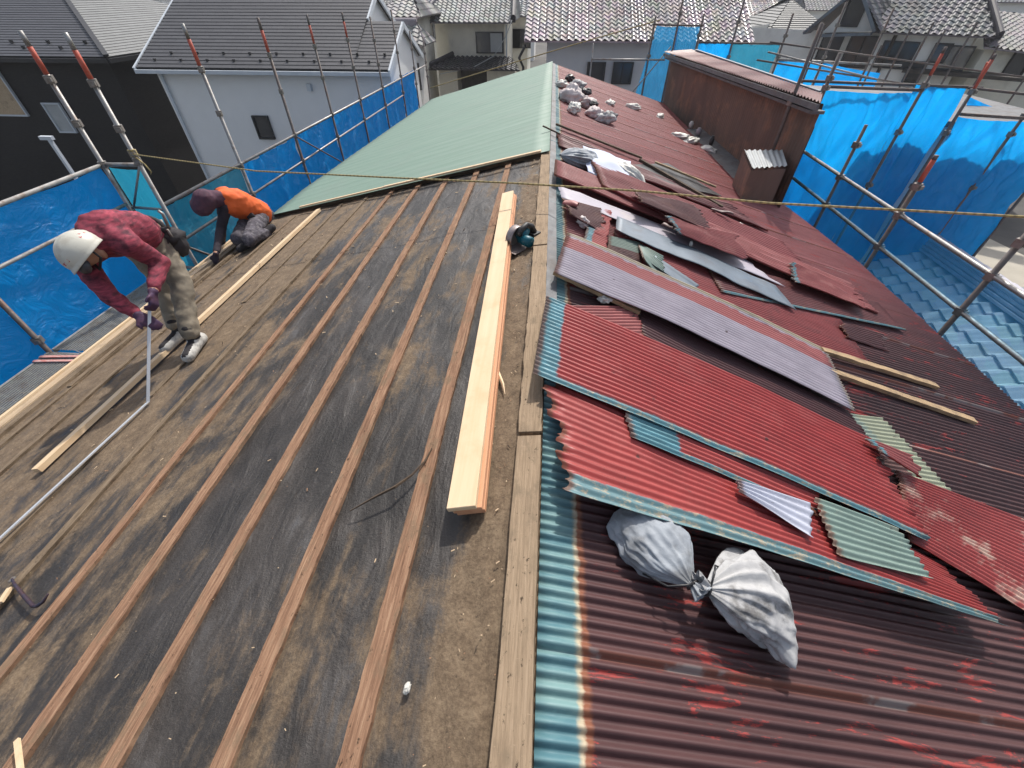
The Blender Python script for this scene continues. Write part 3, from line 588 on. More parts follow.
board(pa+side*.012-up_l*.045+Vector((0,.012,0)), pb+side*.012-up_l*.045+Vector((0,.02,0)), .098, .020, MAT['newwood_pink_shade'], 'lowest board of the new timber stack', group=GB)
# two pale battens lying on the green sheet edge
board(onL(384,187,.085), onL(541,151,.085), .04, .018, MAT['newwood'], 'new pale batten lying along the near edge of the green roof, the nearer of two', cat='batten', name='timber_batten')
board(onL(300,207,.075), onL(470,167,.08), .035, .016, MAT['newwood'], 'new pale batten lying along the near edge of the green roof, the farther of two', cat='batten', name='timber_batten')
# thin curved splinter
sp = [onL(x, y, .03+.015*math.sin(i)) for i, (x, y) in enumerate(((350,511),(375,497),(395,487),(412,475),(425,461),(432,448)))]
tag(MB().tube(sp, .004, 5, rads=[.002,.005,.006,.005,.004,.002]).build('wood_splinter', MAT['rotwood']), 'long dark curved splinter between two battens', 'splinter')
tag(MB().tube([onL(498,372,.02), onL(503,384,.02), onL(505,394,.015)], .006, 5, rads=[.008,.006,.001]).build('wood_splinter', MAT['newwood']), 'pale pointed splinter right of the new timber stack', 'splinter')
tag(MB().bar(onL(17,740,.04), onL(21,775,.04), .012, .008, up=up_l).build('wood_splinter', MAT['newwood']), 'pale upright splinter at the bottom left corner', 'splinter')
tag(MB().bar(onL(0,603,.03), onL(10,588,.03), .02, .01, up=up_l).build('wood_splinter', MAT['newwood']), 'orange brown stick end left of the crowbar', 'splinter')
# debris
db = MB(); rr = random.Random(3)
for k in range(900):
    Y = rr.uniform(.0, 4.6)**1.0; X = -rr.random()**.9*3.7-.06
    if rr.random() < .25: X = -rr.uniform(.05, .25)
    s_ = rr.choice((.0018,.0025,.003,.0045)); l_ = s_*rr.choice((1,1.5,4)); s_ *= .6+.25*Y; l_ *= .6+.25*Y
    db.box((X, Y, zl(X)+.006), (s_, l_, s_*.5), Matrix.Rotation(rr.uniform(0,3.1), 3, 'Z') @ Matrix.Rotation(rr.uniform(-.3,.3), 3, 'X'), m=rr.choice((0,0,1,2)))
tag(db.build('wood_debris', [MAT['palewood'], MAT['rotwood'], MAT['batten']]), 'chips and grit scattered over the felt', 'debris', kind='stuff')
crumple((407,688), .012, .008, MAT['bag_white'], 'tiny white paper scrap on the felt near the bottom edge', 'scrap', L=True, sc=(1,1.6,.6))
crumple((68,728), .03, .012, MAT['rotwood'], 'dark knot of debris on the batten near the bottom edge', 'scrap', L=True) if False else None
# crowbar
cb = [onL(12,579,.03), onL(15,585,.04), onL(24,596,.035), onL(33,606,.03), onL(37,606,.03), onL(43,602,.035), onL(48,594,.06)]
Ecb = empty('crowbar', cb[3], 'dark blue steel crowbar with hooked ends lying on the felt at the left edge', 'crowbar')
MB().tube(cb, .006, 8, rads=[.004,.006,.007,.007,.007,.006,.003]).build('shaft', M('blue_steel', (.05,.06,.10), (.10,.05,.05), 30, .45, .2, 60, metal=.6), Ecb, True)
MB().bar(cb[0]-Vector((.012,0,.006)), cb[0]+Vector((.01,0,.0)), .02, .004).build('claw', MAT['clamp'], Ecb)
# ruler: rod leaning up from the roof and lying part
ra, rb, rc = onL(-40,575,.03), Vector(onL(148,402,.02)), Vector((-2.40,2.07,-1.36))
tag(MB().bar(ra, rb, .016, .006, up=up_l).bar(rb, rc, .016, .008, up=(1,-1,0)).build('folding_ruler', MAT['white_metal']), 'long white folding ruler, one leg on the felt and one held by the bending worker', 'ruler')
# circular saw
def saw():
    o0 = onL(520, 247, .0); E_ = empty('circular_saw', o0, 'cordless circular saw with teal body beside the ridge', 'circular saw')
    teal = M('teal_plastic', (.0,.10,.14), (.0,.08,.11), 9, .4, .05, 60); blk = M('black_plastic', (.02,.02,.022), (.03,.03,.03), 9, .5, .05, 60); alu = M('cast_aluminium', (.36,.31,.30), (.24,.2,.19), 20, .4, .2, 60, metal=.6)
    Rm = Matrix.Rotation(math.radians(-38), 3, 'Z'); T = lambda p: o0 + Rm @ Vector(p)
    a = MB().box(T((0,0,.010)), (.13,.24,.004), Rm); a.build('base_plate', alu, E_)
    g_ = MB()
    def gf(u, v):
        t = math.pi*(1.15*u-.08); r = .078*(1 if v > .0 else .0)
        rr_ = lerp(.0, .078, min(1, v*2)); x = -.035-.025*min(1, v*2) + .05*max(0, v*2-1)
        return T((x, math.cos(t)*rr_, .055+math.sin(t)*rr_))
    g_.grid(gf, 26, 6); gg = g_.build('blade_guard', alu, E_, True); gg.modifiers.new('t', 'SOLIDIFY').thickness = .003
    bl = MB(); n0 = 36; cen = T((-.034,0,.05)); idx = [(T((-.034, math.cos(k*2*math.pi/n0)*(.066 if k % 2 else .061), .05+math.sin(k*2*math.pi/n0)*(.066 if k % 2 else .061)))) for k in range(n0)]
    for k in range(n0): bl.tri(cen, idx[k], idx[(k+1) % n0])
    bl.build('blade', MAT['clamp'], E_)
    MB().tube([T((.0,.0,.06)), T((.05,0,.06)), T((.095,0,.06)), T((.10,0,.06))], .034, 18, rads=[.03,.036,.034,.024]).build('motor', teal, E_, True)
    MB().tube([T((.01,-.03,.09)), T((.012,-.0,.125)), T((.012,.05,.14)), T((.012,.10,.115)), T((.012,.12,.07))], .018, 12, rads=[.02,.019,.017,.018,.026]).build('handle', blk, E_, True)
    MB().box(T((.02,.12,.045)), (.06,.07,.05), Rm).build('battery', blk, E_)
    MB().tube([T((-.02,.0,.06)), T((.02,.02,.09)), T((.01,.06,.10))], .026, 12, rads=[.03,.032,.02]).build('body_shell', teal, E_, True)
saw()
# ------------------------------------------------------------------ scaffold
def clampmesh(mb, p, r=.042):
    mb.box(p, (r*1.7, r*1.5, r*1.6), Matrix.Rotation(.5, 3, 'Z')); mb.box(Vector(p)+Vector((r*.6,-r*.6,0)), (r, r*.8, r*.9), Matrix.Rotation(.2, 3, 'Z'))
def post(E_, x, y, ztop, zbot=GZ, red=None, mat='steel', r=.0243, clamps=(), pins=True):
    rt = red[1] if red else ztop
    MB().tube([(x,y,zbot),(x,y,ztop if not red else red[0])], r, 10).build('post', MAT[mat], E_, True)
    if red:
        o = MB().tube([(x,y,red[0]),(x,y,red[1])], r*.98, 10).build('post', MAT['steel_red'], E_, True); o['label'] = 'red painted post section'
        if red[1] < ztop: MB().tube([(x,y,red[1]),(x,y,ztop)], r*.9, 10).build('post', MAT[mat], E_, True)
    for z in clamps:
        c_ = MB(); clampmesh(c_, (x, y, z)); c_.build('clamp', MAT['clamp'], E_)
def rail(E_, p, q, mat='steel', r=.0215):
    MB().tube([p, q], r, 10).build('rail', MAT[mat], E_, True)
SLf = empty('scaffold', (-4.6, 4.8, GZ), 'galvanised pipe scaffold with a mesh deck and red tipped posts along the left eave', 'scaffold')
post(SLf, -5.1, 4.85, -.28, red=(-.62,-.40), clamps=(-.66,-1.05,-1.46))
post(SLf, -4.6, 4.80, -.29, red=(-.66,-.42), clamps=(-.68,-1.08,-1.32,-1.40))
for i, (y, red) in enumerate(((6.5,True),(8.3,True),(10.05,True),(11.8,True),(13.6,False),(15.5,False),(17.2,False),(18.9,False))):
    zt = (-.30,-.31,-.33,-.35,-.48,-.40,-.95,-1.2)[i]; post(SLf, -4.6, y, zt, red=(zt-.42, zt-.15) if red else None, mat='steel' if i < 1 else 'steel_dark', clamps=(zt-.46, zt-.95, -1.92, -2.34), r=.0243 if i < 2 else .022)
post(SLf, -5.1, 3.02, -2.0, mat='steel_dark', clamps=(-2.6,)); post(SLf, -5.1, 1.2, -1.3, mat='steel_dark'); post(SLf, -4.6, 1.2, -2.6, mat='steel_dark')
post(SLf, -5.1, -.6, -1.3, mat='steel_dark')
rail(SLf, (-5.1,-1.5,-1.46), (-5.1,4.85,-1.46)); rail(SLf, (-5.1,-1.5,-1.90), (-5.1,4.85,-1.90), r=.018)
rail(SLf, (-5.1,4.85,-1.46), (-4.6,4.80,-1.44)); rail(SLf, (-5.1,4.87,-1.95), (-4.6,4.82,-1.95), r=.016); rail(SLf, (-5.1,4.85,-2.72), (-4.6,4.8,-2.72)); rail(SLf, (-5.05,4.85,-1.95), (-4.62,4.8,-1.46), r=.012)
rail(SLf, (-4.6,4.80,-1.89), (-4.6,19.0,-2.0)); rail(SLf, (-4.6,4.80,-2.33), (-4.6,15.5,-2.40), r=.018)
rail(SLf, (-4.57,8.3,-1.95), (-4.57,10.05,-2.9), 'steel_dark', .013); rail(SLf, (-4.62,4.8,-2.4),(-4.62,5.9,-3.4), 'steel_dark', .016)
rail(SLf, (-5.1,3.02,-2.78), (-4.6,3.02,-2.78)); rail(SLf, (-5.1,1.2,-2.78), (-4.6,1.2,-2.78))
for (ya, yb) in ((-.6,1.18),(1.22,3.0),(3.04,4.8)):
    d = MB()
    for k in range(14): x = -4.68-.38*k/13; d.box((x, (ya+yb)/2, -2.745), (.007, yb-ya-.02, .012))
    nn = int((yb-ya)/.05)
    for k in range(nn): d.box((-4.87, ya+.03+k*.05, -2.752), (.38, .006, .006), Matrix.Rotation(.35 if k % 2 else -.35, 3, 'Z'))
    for x in (-4.665, -5.075): d.box((x, (ya+yb)/2, -2.76), (.02, yb-ya-.01, .045))
    d.build('deck_plate', MAT['deck'], SLf)
redtape = M('red_white_tape', (.45,.07,.05), (.55,.45,.42), 18, .6, .1, 60, (1,4,1))
for yy in (2.86, 2.93): MB().bar((-4.66,yy+.02,-2.73), (-5.08,yy-.02,-2.73), .03, .012).build('warning_tape', redtape, SLf)
def tarp(P, mat, label, billow=.06, group=None, seed=0, nu=60, nv=40, cols=4, name='tarpaulin', n=None):
    """P = top-left, top-right, bottom-right, bottom-left; hangs between posts, puckered at the eyelets"""
    P = [Vector(p) for p in P]; N = (P[1]-P[0]).cross(P[3]-P[0]).normalized() if n is None else Vector(n)
    def fn(u, v):
        p = P[0]*(1-u)*(1-v)+P[1]*u*(1-v)+P[2]*u*v+P[3]*(1-u)*v
        s1 = abs(math.sin(math.pi*cols*u)); e = billow*s1*math.sin(math.pi*min(1, .15+v*.9))
        z = -.02*s1*(1-v)**4
        rp = mnoise.noise(Vector((u*6+seed, v*3, seed)))*billow*.9 - abs(mnoise.noise(Vector((u*7+v*4+seed, v*2.5-u*2, seed*2))))*billow*1.1 - abs(mnoise.noise(Vector((u*14-v*9+seed, v*6, seed*3))))*billow*.5 + mnoise.noise(Vector((u*16+seed+v*5, v*6, seed)))*billow*.35 + mnoise.noise(Vector((u*40+seed, v*8, seed)))*billow*.10
        return p+N*(e+rp*.8)+Vector((0,0,z))
    o = MB().grid(fn, nu, nv).build(name, mat, None, True); return tag(o, label, 'tarpaulin', group)
GT = 'blue tarpaulins hung on the left scaffold'
tarp([(-5.13,-1.4,-1.48),(-5.13,4.82,-1.48),(-5.13,4.82,-4.6),(-5.13,-1.4,-4.6)], MAT['tarp'], 'large blue tarpaulin on the left behind the bending worker, on the outer rail', .05, GT, 1, 150, 60, 7)
tarp([(-5.1,4.9,-1.5),(-4.63,4.86,-1.5),(-4.63,4.86,-4.6),(-5.1,4.9,-4.6)], MAT['tarp_teal'], 'narrow teal sheet across the scaffold end between the two red tipped posts', .02, GT, 2, 30, 40, 1)
tarp([(-4.63,4.82,-1.92),(-4.63,6.48,-1.92),(-4.63,6.48,-4.8),(-4.63,4.82,-4.8)], MAT['tarp_teal'], 'see through teal sheet behind the worker in the orange vest', .05, GT, 3, 60, 50, 2)
ys = [6.52, 8.3, 10.05, 11.8, 13.6, 15.5, 17.2]
for i in range(6):
    tarp([(-4.64,ys[i],-1.93),(-4.64,ys[i+1],-1.95),(-4.64,ys[i+1],-3.6),(-4.64,ys[i],-3.6)], MAT['tarp'], 'blue tarpaulin bay %s along the green roof eave' % ('nearest the orange vest', 'second from the orange vest', 'third from the orange vest', 'fourth from the orange vest', 'fifth from the orange vest', 'farthest and smallest')[i], .07, GT, 4+i, 60, 36, 2)
# right scaffold
SR = empty('scaffold', (3.9, 5.0, GZ), 'brown weathered pipe scaffold with two rails along the right eave', 'scaffold')
post(SR, 3.9, 3.56, -1.42, mat='steel_dark', clamps=(-1.5,-1.80,-2.16)); post(SR, 3.9, 4.9, -1.2, red=(-1.45,-1.24), mat='steel_dark', clamps=(-1.50,-1.80,-2.16)); post(SR, 3.9, 6.2, -1.2, mat='steel_dark', clamps=(-1.42,-1.80,-2.16), r=.02)
post(SR, 3.92, 7.52, -.62, mat='steel_dark', clamps=(-1.78,-2.15,-1.01,-.9)); post(SR, 3.9, 2.1, -1.3, mat='steel_dark', clamps=(-1.80,-2.16)); post(SR, 3.9, .5, -1.3, mat='steel_dark', clamps=(-1.80,-2.16))
rail(SR, (3.9,-1,-1.80),(3.9,7.6,-1.78)); rail(SR, (3.9,-1,-2.17),(3.9,7.3,-2.15))
tarp([(3.93,-.9,-1.81),(3.93,7.45,-1.79),(3.93,7.45,-4.0),(3.93,-.9,-4.0)], MAT['mesh_sheet'], 'see through blue net hung from the right eave rail over the tiled roof', .03, None, 20, 150, 40, 8, name='scaffold_net')
# tarp wall at Y=7.5
SW = empty('scaffold', (5.3, 7.6, GZ), 'brown pipe scaffold frame carrying the bright blue tarpaulin wall on the right', 'scaffold')
for (x, zt, red) in ((5.26,-.55,(-.86,-.62)),(5.94,-.62,(-1.0,-.68)),(6.85,-.9,None),(7.7,-.9,None)): post(SW, x, 7.55, zt, red=red, mat='steel_dark', clamps=(zt-.42, -1.55, -2.3), r=.022)
rail(SW, (3.92,7.55,-1.0),(5.28,7.55,-1.03), 'steel_dark', .02); rail(SW, (3.7,7.9,-.98),(6.1,7.62,-1.0), 'steel_dark', .018); rail(SW, (5.94,7.5,-1.30),(8.2,7.5,-1.40), 'steel_dark', .02); rail(SW, (5.9,7.6,-1.0),(9.5,7.6,-1.3), 'steel_dark', .016)
GW = 'bright blue tarpaulins of the right hand wall'
tarp([(3.98,7.62,-1.05),(5.2,7.62,-1.07),(5.2,7.62,-3.9),(3.98,7.62,-3.9)], MAT['tarp_bright'], 'bright blue tarpaulin, left panel of the right hand wall', .09, GW, 31, 50, 50, 1)
tarp([(5.22,7.66,-.98),(5.92,7.66,-1.0),(5.92,7.66,-3.9),(5.22,7.66,-3.9)], MAT['tarp_bright'], 'bright blue tarpaulin, narrow middle panel of the right hand wall', .06, GW, 32, 40, 50, 1)
tarp([(5.97,7.56,-1.34),(7.66,7.56,-1.43),(7.66,7.56,-3.83),(5.9,7.56,-3.85)], MAT['tarp_bright'], 'bright blue tarpaulin, wide right panel of the right hand wall', .09, GW, 33, 80, 60, 2)
# far tarps
SF = empty('scaffold', (4.5, 13.5, GZ), 'far pipe scaffold with several thin posts behind the rusty building', 'scaffold')
for (x, zt) in ((2.44,-.45),(3.0,.0),(3.56,-.4),(4.4,-.15),(5.6,-.4),(6.7,-.2),(7.8,-.3)): post(SF, x, 13.5, zt, mat='steel_dark', clamps=(zt-.4,-1.2), r=.024)
rail(SF, (2.4,13.45,-.60),(3.6,13.45,-.62), 'steel_dark', .02); rail(SF, (3.6,13.5,-.93),(5.6,13.5,-.95), 'steel_dark', .02); rail(SF, (5.6,13.5,-1.25),(8.6,13.5,-1.35), 'steel', .025); rail(SF, (1.0,13.2,-1.25),(2.8,13.2,-1.25), 'steel', .02); rail(SF, (1.0,13.2,-.95),(1.0,13.2,-3.0), 'steel', .018); rail(SF, (1.8,13.1,-2.3),(2.9,13.3,-1.0), 'steel', .014); rail(SF, (3.6,13.3,-1.6),(9,12.6,-2.0), 'steel', .014)
GF = 'blue tarpaulins of the far scaffold'
tarp([(2.5,13.5,-.62),(3.05,13.5,-.64),(3.1,13.5,-2.6),(2.2,13.5,-2.4)], MAT['tarp_thin'], 'tall thin blue tarpaulin beside the window of the plaster house', .05, GF, 41, 40, 50, 1)
tarp([(3.02,13.55,-.62),(3.55,13.55,-.64),(3.55,13.55,-2.6),(3.02,13.55,-2.6)], MAT['tarp_thin'], 'thin blue tarpaulin through which roof tiles show, left of the long far bay', .04, GF, 42, 30, 40, 1)
tarp([(3.6,13.5,-.93),(4.4,13.5,-.94),(4.4,13.5,-3.0),(3.6,13.5,-3.0)], MAT['tarp_bright'], 'left half of the long far blue bay behind the rusty building roof', .05, GF, 43, 30, 40, 1)
tarp([(4.42,13.5,-.94),(5.55,13.5,-.96),(5.35,13.5,-3.0),(4.42,13.5,-3.0)], MAT['tarp_teal'], 'right half of the long far blue bay behind the rusty building roof', .05, GF, 44, 30, 40, 1)
tarp([(5.64,13.5,-1.27),(6.66,13.5,-1.3),(6.6,13.5,-3.0),(5.5,13.5,-3.0)], MAT['tarp_bright'], 'lower far blue sheet right of the long bay', .05, GF, 45, 30, 40, 1)
tarp([(6.72,13.5,-1.3),(8.2,13.5,-1.5),(8.2,13.5,-3.0),(6.72,13.5,-3.0)], MAT['tarp'], 'far dark blue sheet above the left bright panel', .05, GF, 46, 30, 40, 1)
tarp([onY(968,96,9.6), onY(1014,113,9.6), onY(1010,135,9.6), onY(962,125,9.6)], MAT['tarp'], 'deep blue sheet peeping over the wide right panel', .03, None, 47, 20, 20, 1)
# pole by brown wall, scaffold behind on right
SP = empty('scaffold_post', (2.82, 6.05, -1.7), 'single brown pipe post with clamps in front of the rusty wall', 'scaffold post')
post(SP, 2.83, 6.03, -.25, -1.9, mat='steel_dark', clamps=(-.95,), r=.02)
SB = empty('scaffold', (11, 14, GZ), 'distant thin pipe scaffold in front of the grey tiled house', 'scaffold')
for (px, py, pt) in ((800,88,(832,25)),(858,95,(872,45)),(880,90,(912,28)),(897,92,(930,22)),(918,80,(940,30)),(945,78,(968,22)),(972,88,(992,45)),(1003,110,(1030,60))):
    p = onY(px, py, 12.5); q = onY(pt[0], pt[1], 12.5); MB().tube([(p.x, 12.5, p.z-1.6), (p.x, 12.5, q.z)], .02, 6).build('post', MAT['steel_dark'], SB)
for a_, b_ in (((768,52),(1030,118)),((757,60),(930,88)),((770,42),(1030,78))): rail(SB, onY(*a_, 12.4), onY(*b_, 12.4), 'steel' if a_[0] == 768 else 'steel_dark', .018)
rt = MB().tube([onY(988,62,12.3), onY(979,80,12.3)], .03, 8).build('post', MAT['steel_red'], SB); rt['label'] = 'red painted post section'
# ------------------------------------------------------------------ tiled roofs
def tiled(parent, A, B, C, D, mat, pitch=.28, course=.24, amp=.03, step=.025, name='roof', su=6, thick=.06):
    """A,B = eave left,right ; C,D = ridge right,left. Tiles stay parallel; hips clip them."""
    A, B, C, D = map(Vector, (A, B, C, D)); ex = (B-A).normalized(); N = (B-A).cross(D-A).normalized()
    if N.z < 0: N = -N
    ey = N.cross(ex).normalized()
    if (D-A).dot(ey) < 0: ey = -ey
    Lx = (B-A).length; dx, dy = (D-A).dot(ex), (D-A).dot(ey); cx, cy = (C-A).dot(ex), (C-A).dot(ey); Hh = (dy+cy)/2
    x0 = min(0, dx); x1 = max(Lx, cx); nc = max(1, round(Hh/course)); ch = Hh/nc; ntile = math.ceil((x1-x0)/pitch); nx = ntile*su
    mb = MB(); rows = []
    for r in range(nc):
        rows += [(r*ch, step), ((r+1)*ch, .0)]
    for (y, h) in rows:
        t = y/Hh; xl = dx*t; xr = Lx+(cx-Lx)*t
        for i in range(nx+1):
            x = x0+(x1-x0)*i/nx; ph = (x-x0)/pitch*2*math.pi; xx = min(max(x, xl), xr)
            wv = amp*(math.sin(ph)+.25*math.sin(2*ph)) if amp else 0
            if amp: wv += .004*mnoise.noise(Vector((math.floor((x-x0)/pitch)*3.1, y*4, 0)))
            mb.v.append(tuple(A+ex*xx+ey*y+N*(h+wv)))
    for j in range(len(rows)-1):
        y = (rows[j][0]+rows[j+1][0])/2; t = y/Hh; xl = dx*t; xr = Lx+(cx-Lx)*t
        for i in range(nx):
            xa = x0+(x1-x0)*i/nx; xb = x0+(x1-x0)*(i+1)/nx
            if xb <= xl or xa >= xr: continue
            a = j*(nx+1)+i; ya, yb = rows[j][0], rows[j+1][0]
            mb.face((a, a+1, a+nx+2, a+nx+1), [(xa, ya), (xb, ya), (xb, yb), (xa, yb)])
    # under-face
    nn = len(mb.v); d = N*-thick
    mb.quad(A+d, D+d, C+d, B+d); mb.quad(A+d, B+d, B, A)
    return mb.build(name, mat, parent)
def win(parent, c, w_, h_, ax='y', frame='dark_trim', sliding=False, pane='glass', out=-1, screens=False):
    """window on a wall facing -Y (ax y) or +X/-X (ax x)"""
    c = Vector(c); f = MB(); t = .05
    def bx(dx, dz, sx, sz, dep, off):
        if ax == 'y': return (c+Vector((dx, out*off, dz)), (sx, dep, sz))
        return (c+Vector((out*off, dx, dz)), (dep, sx, sz))
    for (dx, dz, sx, sz) in ((0, h_/2, w_+t*2, t), (0, -h_/2, w_+t*2, t), (-w_/2-t/2+.0, 0, t, h_-t), (w_/2+t/2, 0, t, h_-t)): f.box(*bx(dx, dz, sx, sz, .09, .035))
    if sliding: f.box(*bx(0, 0, .05, h_-t, .06, .03))
    fo = f.build('window', MAT[frame], parent)
    p = MB().box(*bx(0, 0, w_, h_-t, .02, .012)).build('pane', MAT[pane], fo)
    return fo
def walls(parent, pts, z0, z1, mat, name='wall'):
    mb = MB(); n_ = len(pts)
    for i in range(n_):
        a, b_ = pts[i], pts[(i+1) % n_]; mb.quad((a[0],a[1],z0),(b_[0],b_[1],z0),(b_[0],b_[1],z1),(a[0],a[1],z1))
    return mb.build(name, mat, parent)
def ridgecap(parent, p, q, mat, r=.11, name='ridge_cap'):
    mb = MB(); mb.tube([p, q], r, 10); mb.bar(Vector(p)-Vector((0,0,r)), Vector(q)-Vector((0,0,r)), r*1.9, r*1.6); return mb.build(name, mat, parent)
# black house
B_ = empty('house', (-22, 22, GZ), 'black clad house with dark grey slate hip roof at the left edge', 'house')
bz = -1.67; bx0, bx1, by0, by1, rs = -36.0, -15.25, 17.0, 29.0, .36*6
walls(B_, [(bx0+.5,by0+.5),(bx1-.5,by0+.5),(bx1-.5,by1-.5),(bx0+.5,by1-.5)], GZ, bz-.02, MAT['black_wall'])
r0, r1 = (bx0+6,23,bz+rs), (bx1-6,23,bz+rs)
tiled(B_, (bx0,by0,bz),(bx1,by0,bz),r1,r0, MAT['slate_dark'], .45, .182, 0, .012, su=1)
tiled(B_, (bx1,by0,bz),(bx1,by1,bz),r1,r1, MAT['slate_pale'], .45, .182, 0, .012, su=1)  # paler slate puts the sunlight on this hip into its colour
tiled(B_, (bx1,by1,bz),(bx0,by1,bz),r0,r1, MAT['slate_dark'], .45, .182, 0, .012, su=1)
tiled(B_, (bx0,by1,bz),(bx0,by0,bz),r0,r0, MAT['slate_dark'], .45, .182, 0, .012, su=1)
MB().bar((bx1,by0,bz+.05),(bx1-6,23,bz+rs+.05),.16,.05).build('hip_flashing', MAT['slate_dark'], B_)
MB().bar((bx0,by0-.07,bz-.10),(bx1+.05,by0-.07,bz-.10),.12,.12).build('gutter', MAT['dark_trim'], B_)
MB().bar((bx1+.07,by0-.1,bz-.10),(bx1+.07,by1,bz-.10),.12,.12).build('gutter', MAT['dark_trim'], B_)
for x in np.arange(-27,-15.8,1.4):
    MB().box((x,by0+.45,bz+.21),(.10,.06,.08)).build('snow_guard', MAT['dark_trim'], B_); MB().box((x+.7,by0+.8,bz+.34),(.10,.06,.08)).build('snow_guard', MAT['dark_trim'], B_)
c_ = onY(60,118,17.45); win(B_, (c_.x,17.47,c_.z), .62, .95, frame='white_trim', pane='curtain'); c_ = onY(-4,92,17.45); win(B_, (c_.x,17.47,c_.z), 1.3, 1.5, frame='white_trim', pane='palewood')
c_ = onY(50,140,12); MB().bar((c_.x,12,-7.6),(c_.x,12,c_.z),.08,.08,up=(1,0,0)).box((c_.x-.06,12,c_.z+.05),(.36,.10,.09)).build('vent_pipe', MAT['white_trim'], B_)
# dark low lean-to with white corrugated lid at far left
LT = empty('shed', (-7.3, 5.4, GZ), 'small dark shed with white slatted lid at the left edge', 'shed')
p = onX(-10,178,-7.6); MB().box((-7.9,p.y+.1,-3.2-.9),(1.1,1.2,1.9)).build('wall', MAT['dark_trim'], LT)
lb = MB(); lb.box((-7.75,p.y+.1,-3.12),(1.25,1.3,.05)); 
for k in range(7): lb.box((-8.3+k*.18,p.y+.1,-3.07),(.05,1.3,.05))
lb.build('roof', MAT['white_trim'], LT)
# white house
Wh = empty('house', (-9.5, 18, GZ), 'white house with grey slate roof and a small square dark window', 'house')
walls(Wh, [(-13.2,16.35),(-5.2,16.35),(-5.2,19.9),(-6.45,19.9),(-6.45,23),(-13.2,23)], GZ, -1.9, MAT['white_wall'])
MB().tri((-5.205,16.1,-1.9),(-5.205,20.4,-1.9),(-5.205,18.25,-.80)).build('gable', MAT['white_wall'], Wh)
MB().tri((-6.44,16.1,-1.9),(-6.44,23.3,-1.9),(-6.44,19.7,-.04)).build('gable', MAT['white_wall'], Wh)
tiled(Wh, (-6.3,16,-1.83),(-5.1,16,-1.83),(-5.1,18.25,-.76),(-6.3,18.25,-.76), MAT['slate_grey'], .45, .182, 0, .012, su=1)
tiled(Wh, (-13.55,16,-1.83),(-6.3,16,-1.83),(-6.3,19.7,.0),(-13.55,19.7,.0), MAT['slate_grey'], .45, .182, 0, .012, su=1)
tiled(Wh, (-6.3,23.4,-1.83),(-13.55,23.4,-1.83),(-13.55,19.7,.0),(-6.3,19.7,.0), MAT['slate_grey'], .45, .182, 0, .012, su=1)
tiled(Wh, (-5.1,20.5,-1.83),(-6.3,20.5,-1.83),(-6.3,18.25,-.76),(-5.1,18.25,-.76), MAT['slate_grey'], .45, .182, 0, .012, su=1)
for (p, q) in (((-5.08,15.95,-1.90),(-5.08,18.25,-.84)),((-5.08,20.5,-1.90),(-5.08,18.25,-.84)),((-6.28,18.3,-.76),(-6.28,19.7,-.08)),((-6.28,23.4,-1.9),(-6.28,19.7,-.08)),((-13.57,15.95,-1.9),(-13.57,19.7,-.08))): MB().bar(p, q, .06, .16).build('verge_board', MAT['white_trim'], Wh)
MB().bar((-13.55,15.93,-1.93),(-5.05,15.93,-1.93),.11,.10).build('gutter', MAT['white_trim'], Wh)
for x in np.arange(-13,-5.3,.9):
    for dx, y_, z_ in ((0,16.3,-1.66),(.45,16.6,-1.5)):
        if x+dx < -5.2: MB().box((x+dx,y_,z_),(.07,.05,.07)).build('snow_guard', MAT['dark_trim'], Wh)
win(Wh, (-10.1,16.33,-3.55), .48, .68); MB().box((-8.0,16.28,-2.35),(.14,.12,.2)).build('vent_hood', MAT['white_trim'], Wh)
MB().bar((-13.0,16.27,-1.9),(-13.1,16.27,-7),.07,.07,up=(0,1,0)).build('downpipe', MAT['white_trim'], Wh)
# japanese house
J = empty('house', (-4.4, 30, GZ), 'beige two storey house with grey green tiled roof and a black tiled lower roof', 'house')
walls(J, [(-5.6,28.7),(-2.55,28.7),(-2.55,36),(-5.6,36)], GZ, -1.25, MAT['beige_wall'])
walls(J, [(-6.4,29.3),(-5.6,29.3),(-5.6,35),(-6.4,35)], GZ, -1.25, MAT['beige_wall'])
tiled(J, (-6.7,28,-1.2),(-2.1,28,-1.2),(-2.3,32.2,.65),(-5.7,32.2,.65), MAT['tile_green'], .26, .26, .035, .03); ridgecap(J, (-5.8,32.2,.75), (-2.2,32.2,.75), MAT['tile_black'])
ridgecap(J, (-6.75,28.2,-.95), (-6.1,30.8,.1), MAT['tile_green'], .08); ridgecap(J, (-2.05,28.1,-1.0), (-2.25,32.2,.75), MAT['tile_black'], .12)
tiled(J, (-2.1,28,-1.2),(-2.1,36,-1.2),(-2.3,32.2,.65),(-2.3,32.2,.65), MAT['tile_green'], .26, .26, .035, .03)
tiled(J, (-6.5,26.6,-2.98),(-1.6,26.6,-2.98),(-2.2,28.65,-2.62),(-5.3,28.65,-2.62), MAT['tile_black'], .26, .26, .035, .03)
ridgecap(J, (-6.6,26.6,-2.9), (-5.4,28.6,-2.5), MAT['tile_black'], .09)
walls(J, [(-6.0,27.3),(-5.0,27.3),(-5.0,28.6),(-6.0,28.6)], GZ, -2.9, MAT['beige_wall']); walls(J, [(-3.4,27.3),(-1.9,27.3),(-1.9,28.6),(-3.4,28.6)], GZ, -2.9, MAT['beige_wall'])
walls(J, [(-5.0,28.5),(-3.4,28.5),(-3.4,28.6),(-5.0,28.6)], GZ, -2.95, MAT['darkbox'], 'porch')
win(J, (-3.35,28.68,-2.05), 1.4, .85, sliding=True); MB().box((-3.0,28.62,-2.05),(.62,.03,.78)).build('shutter', MAT['curtain'], J)
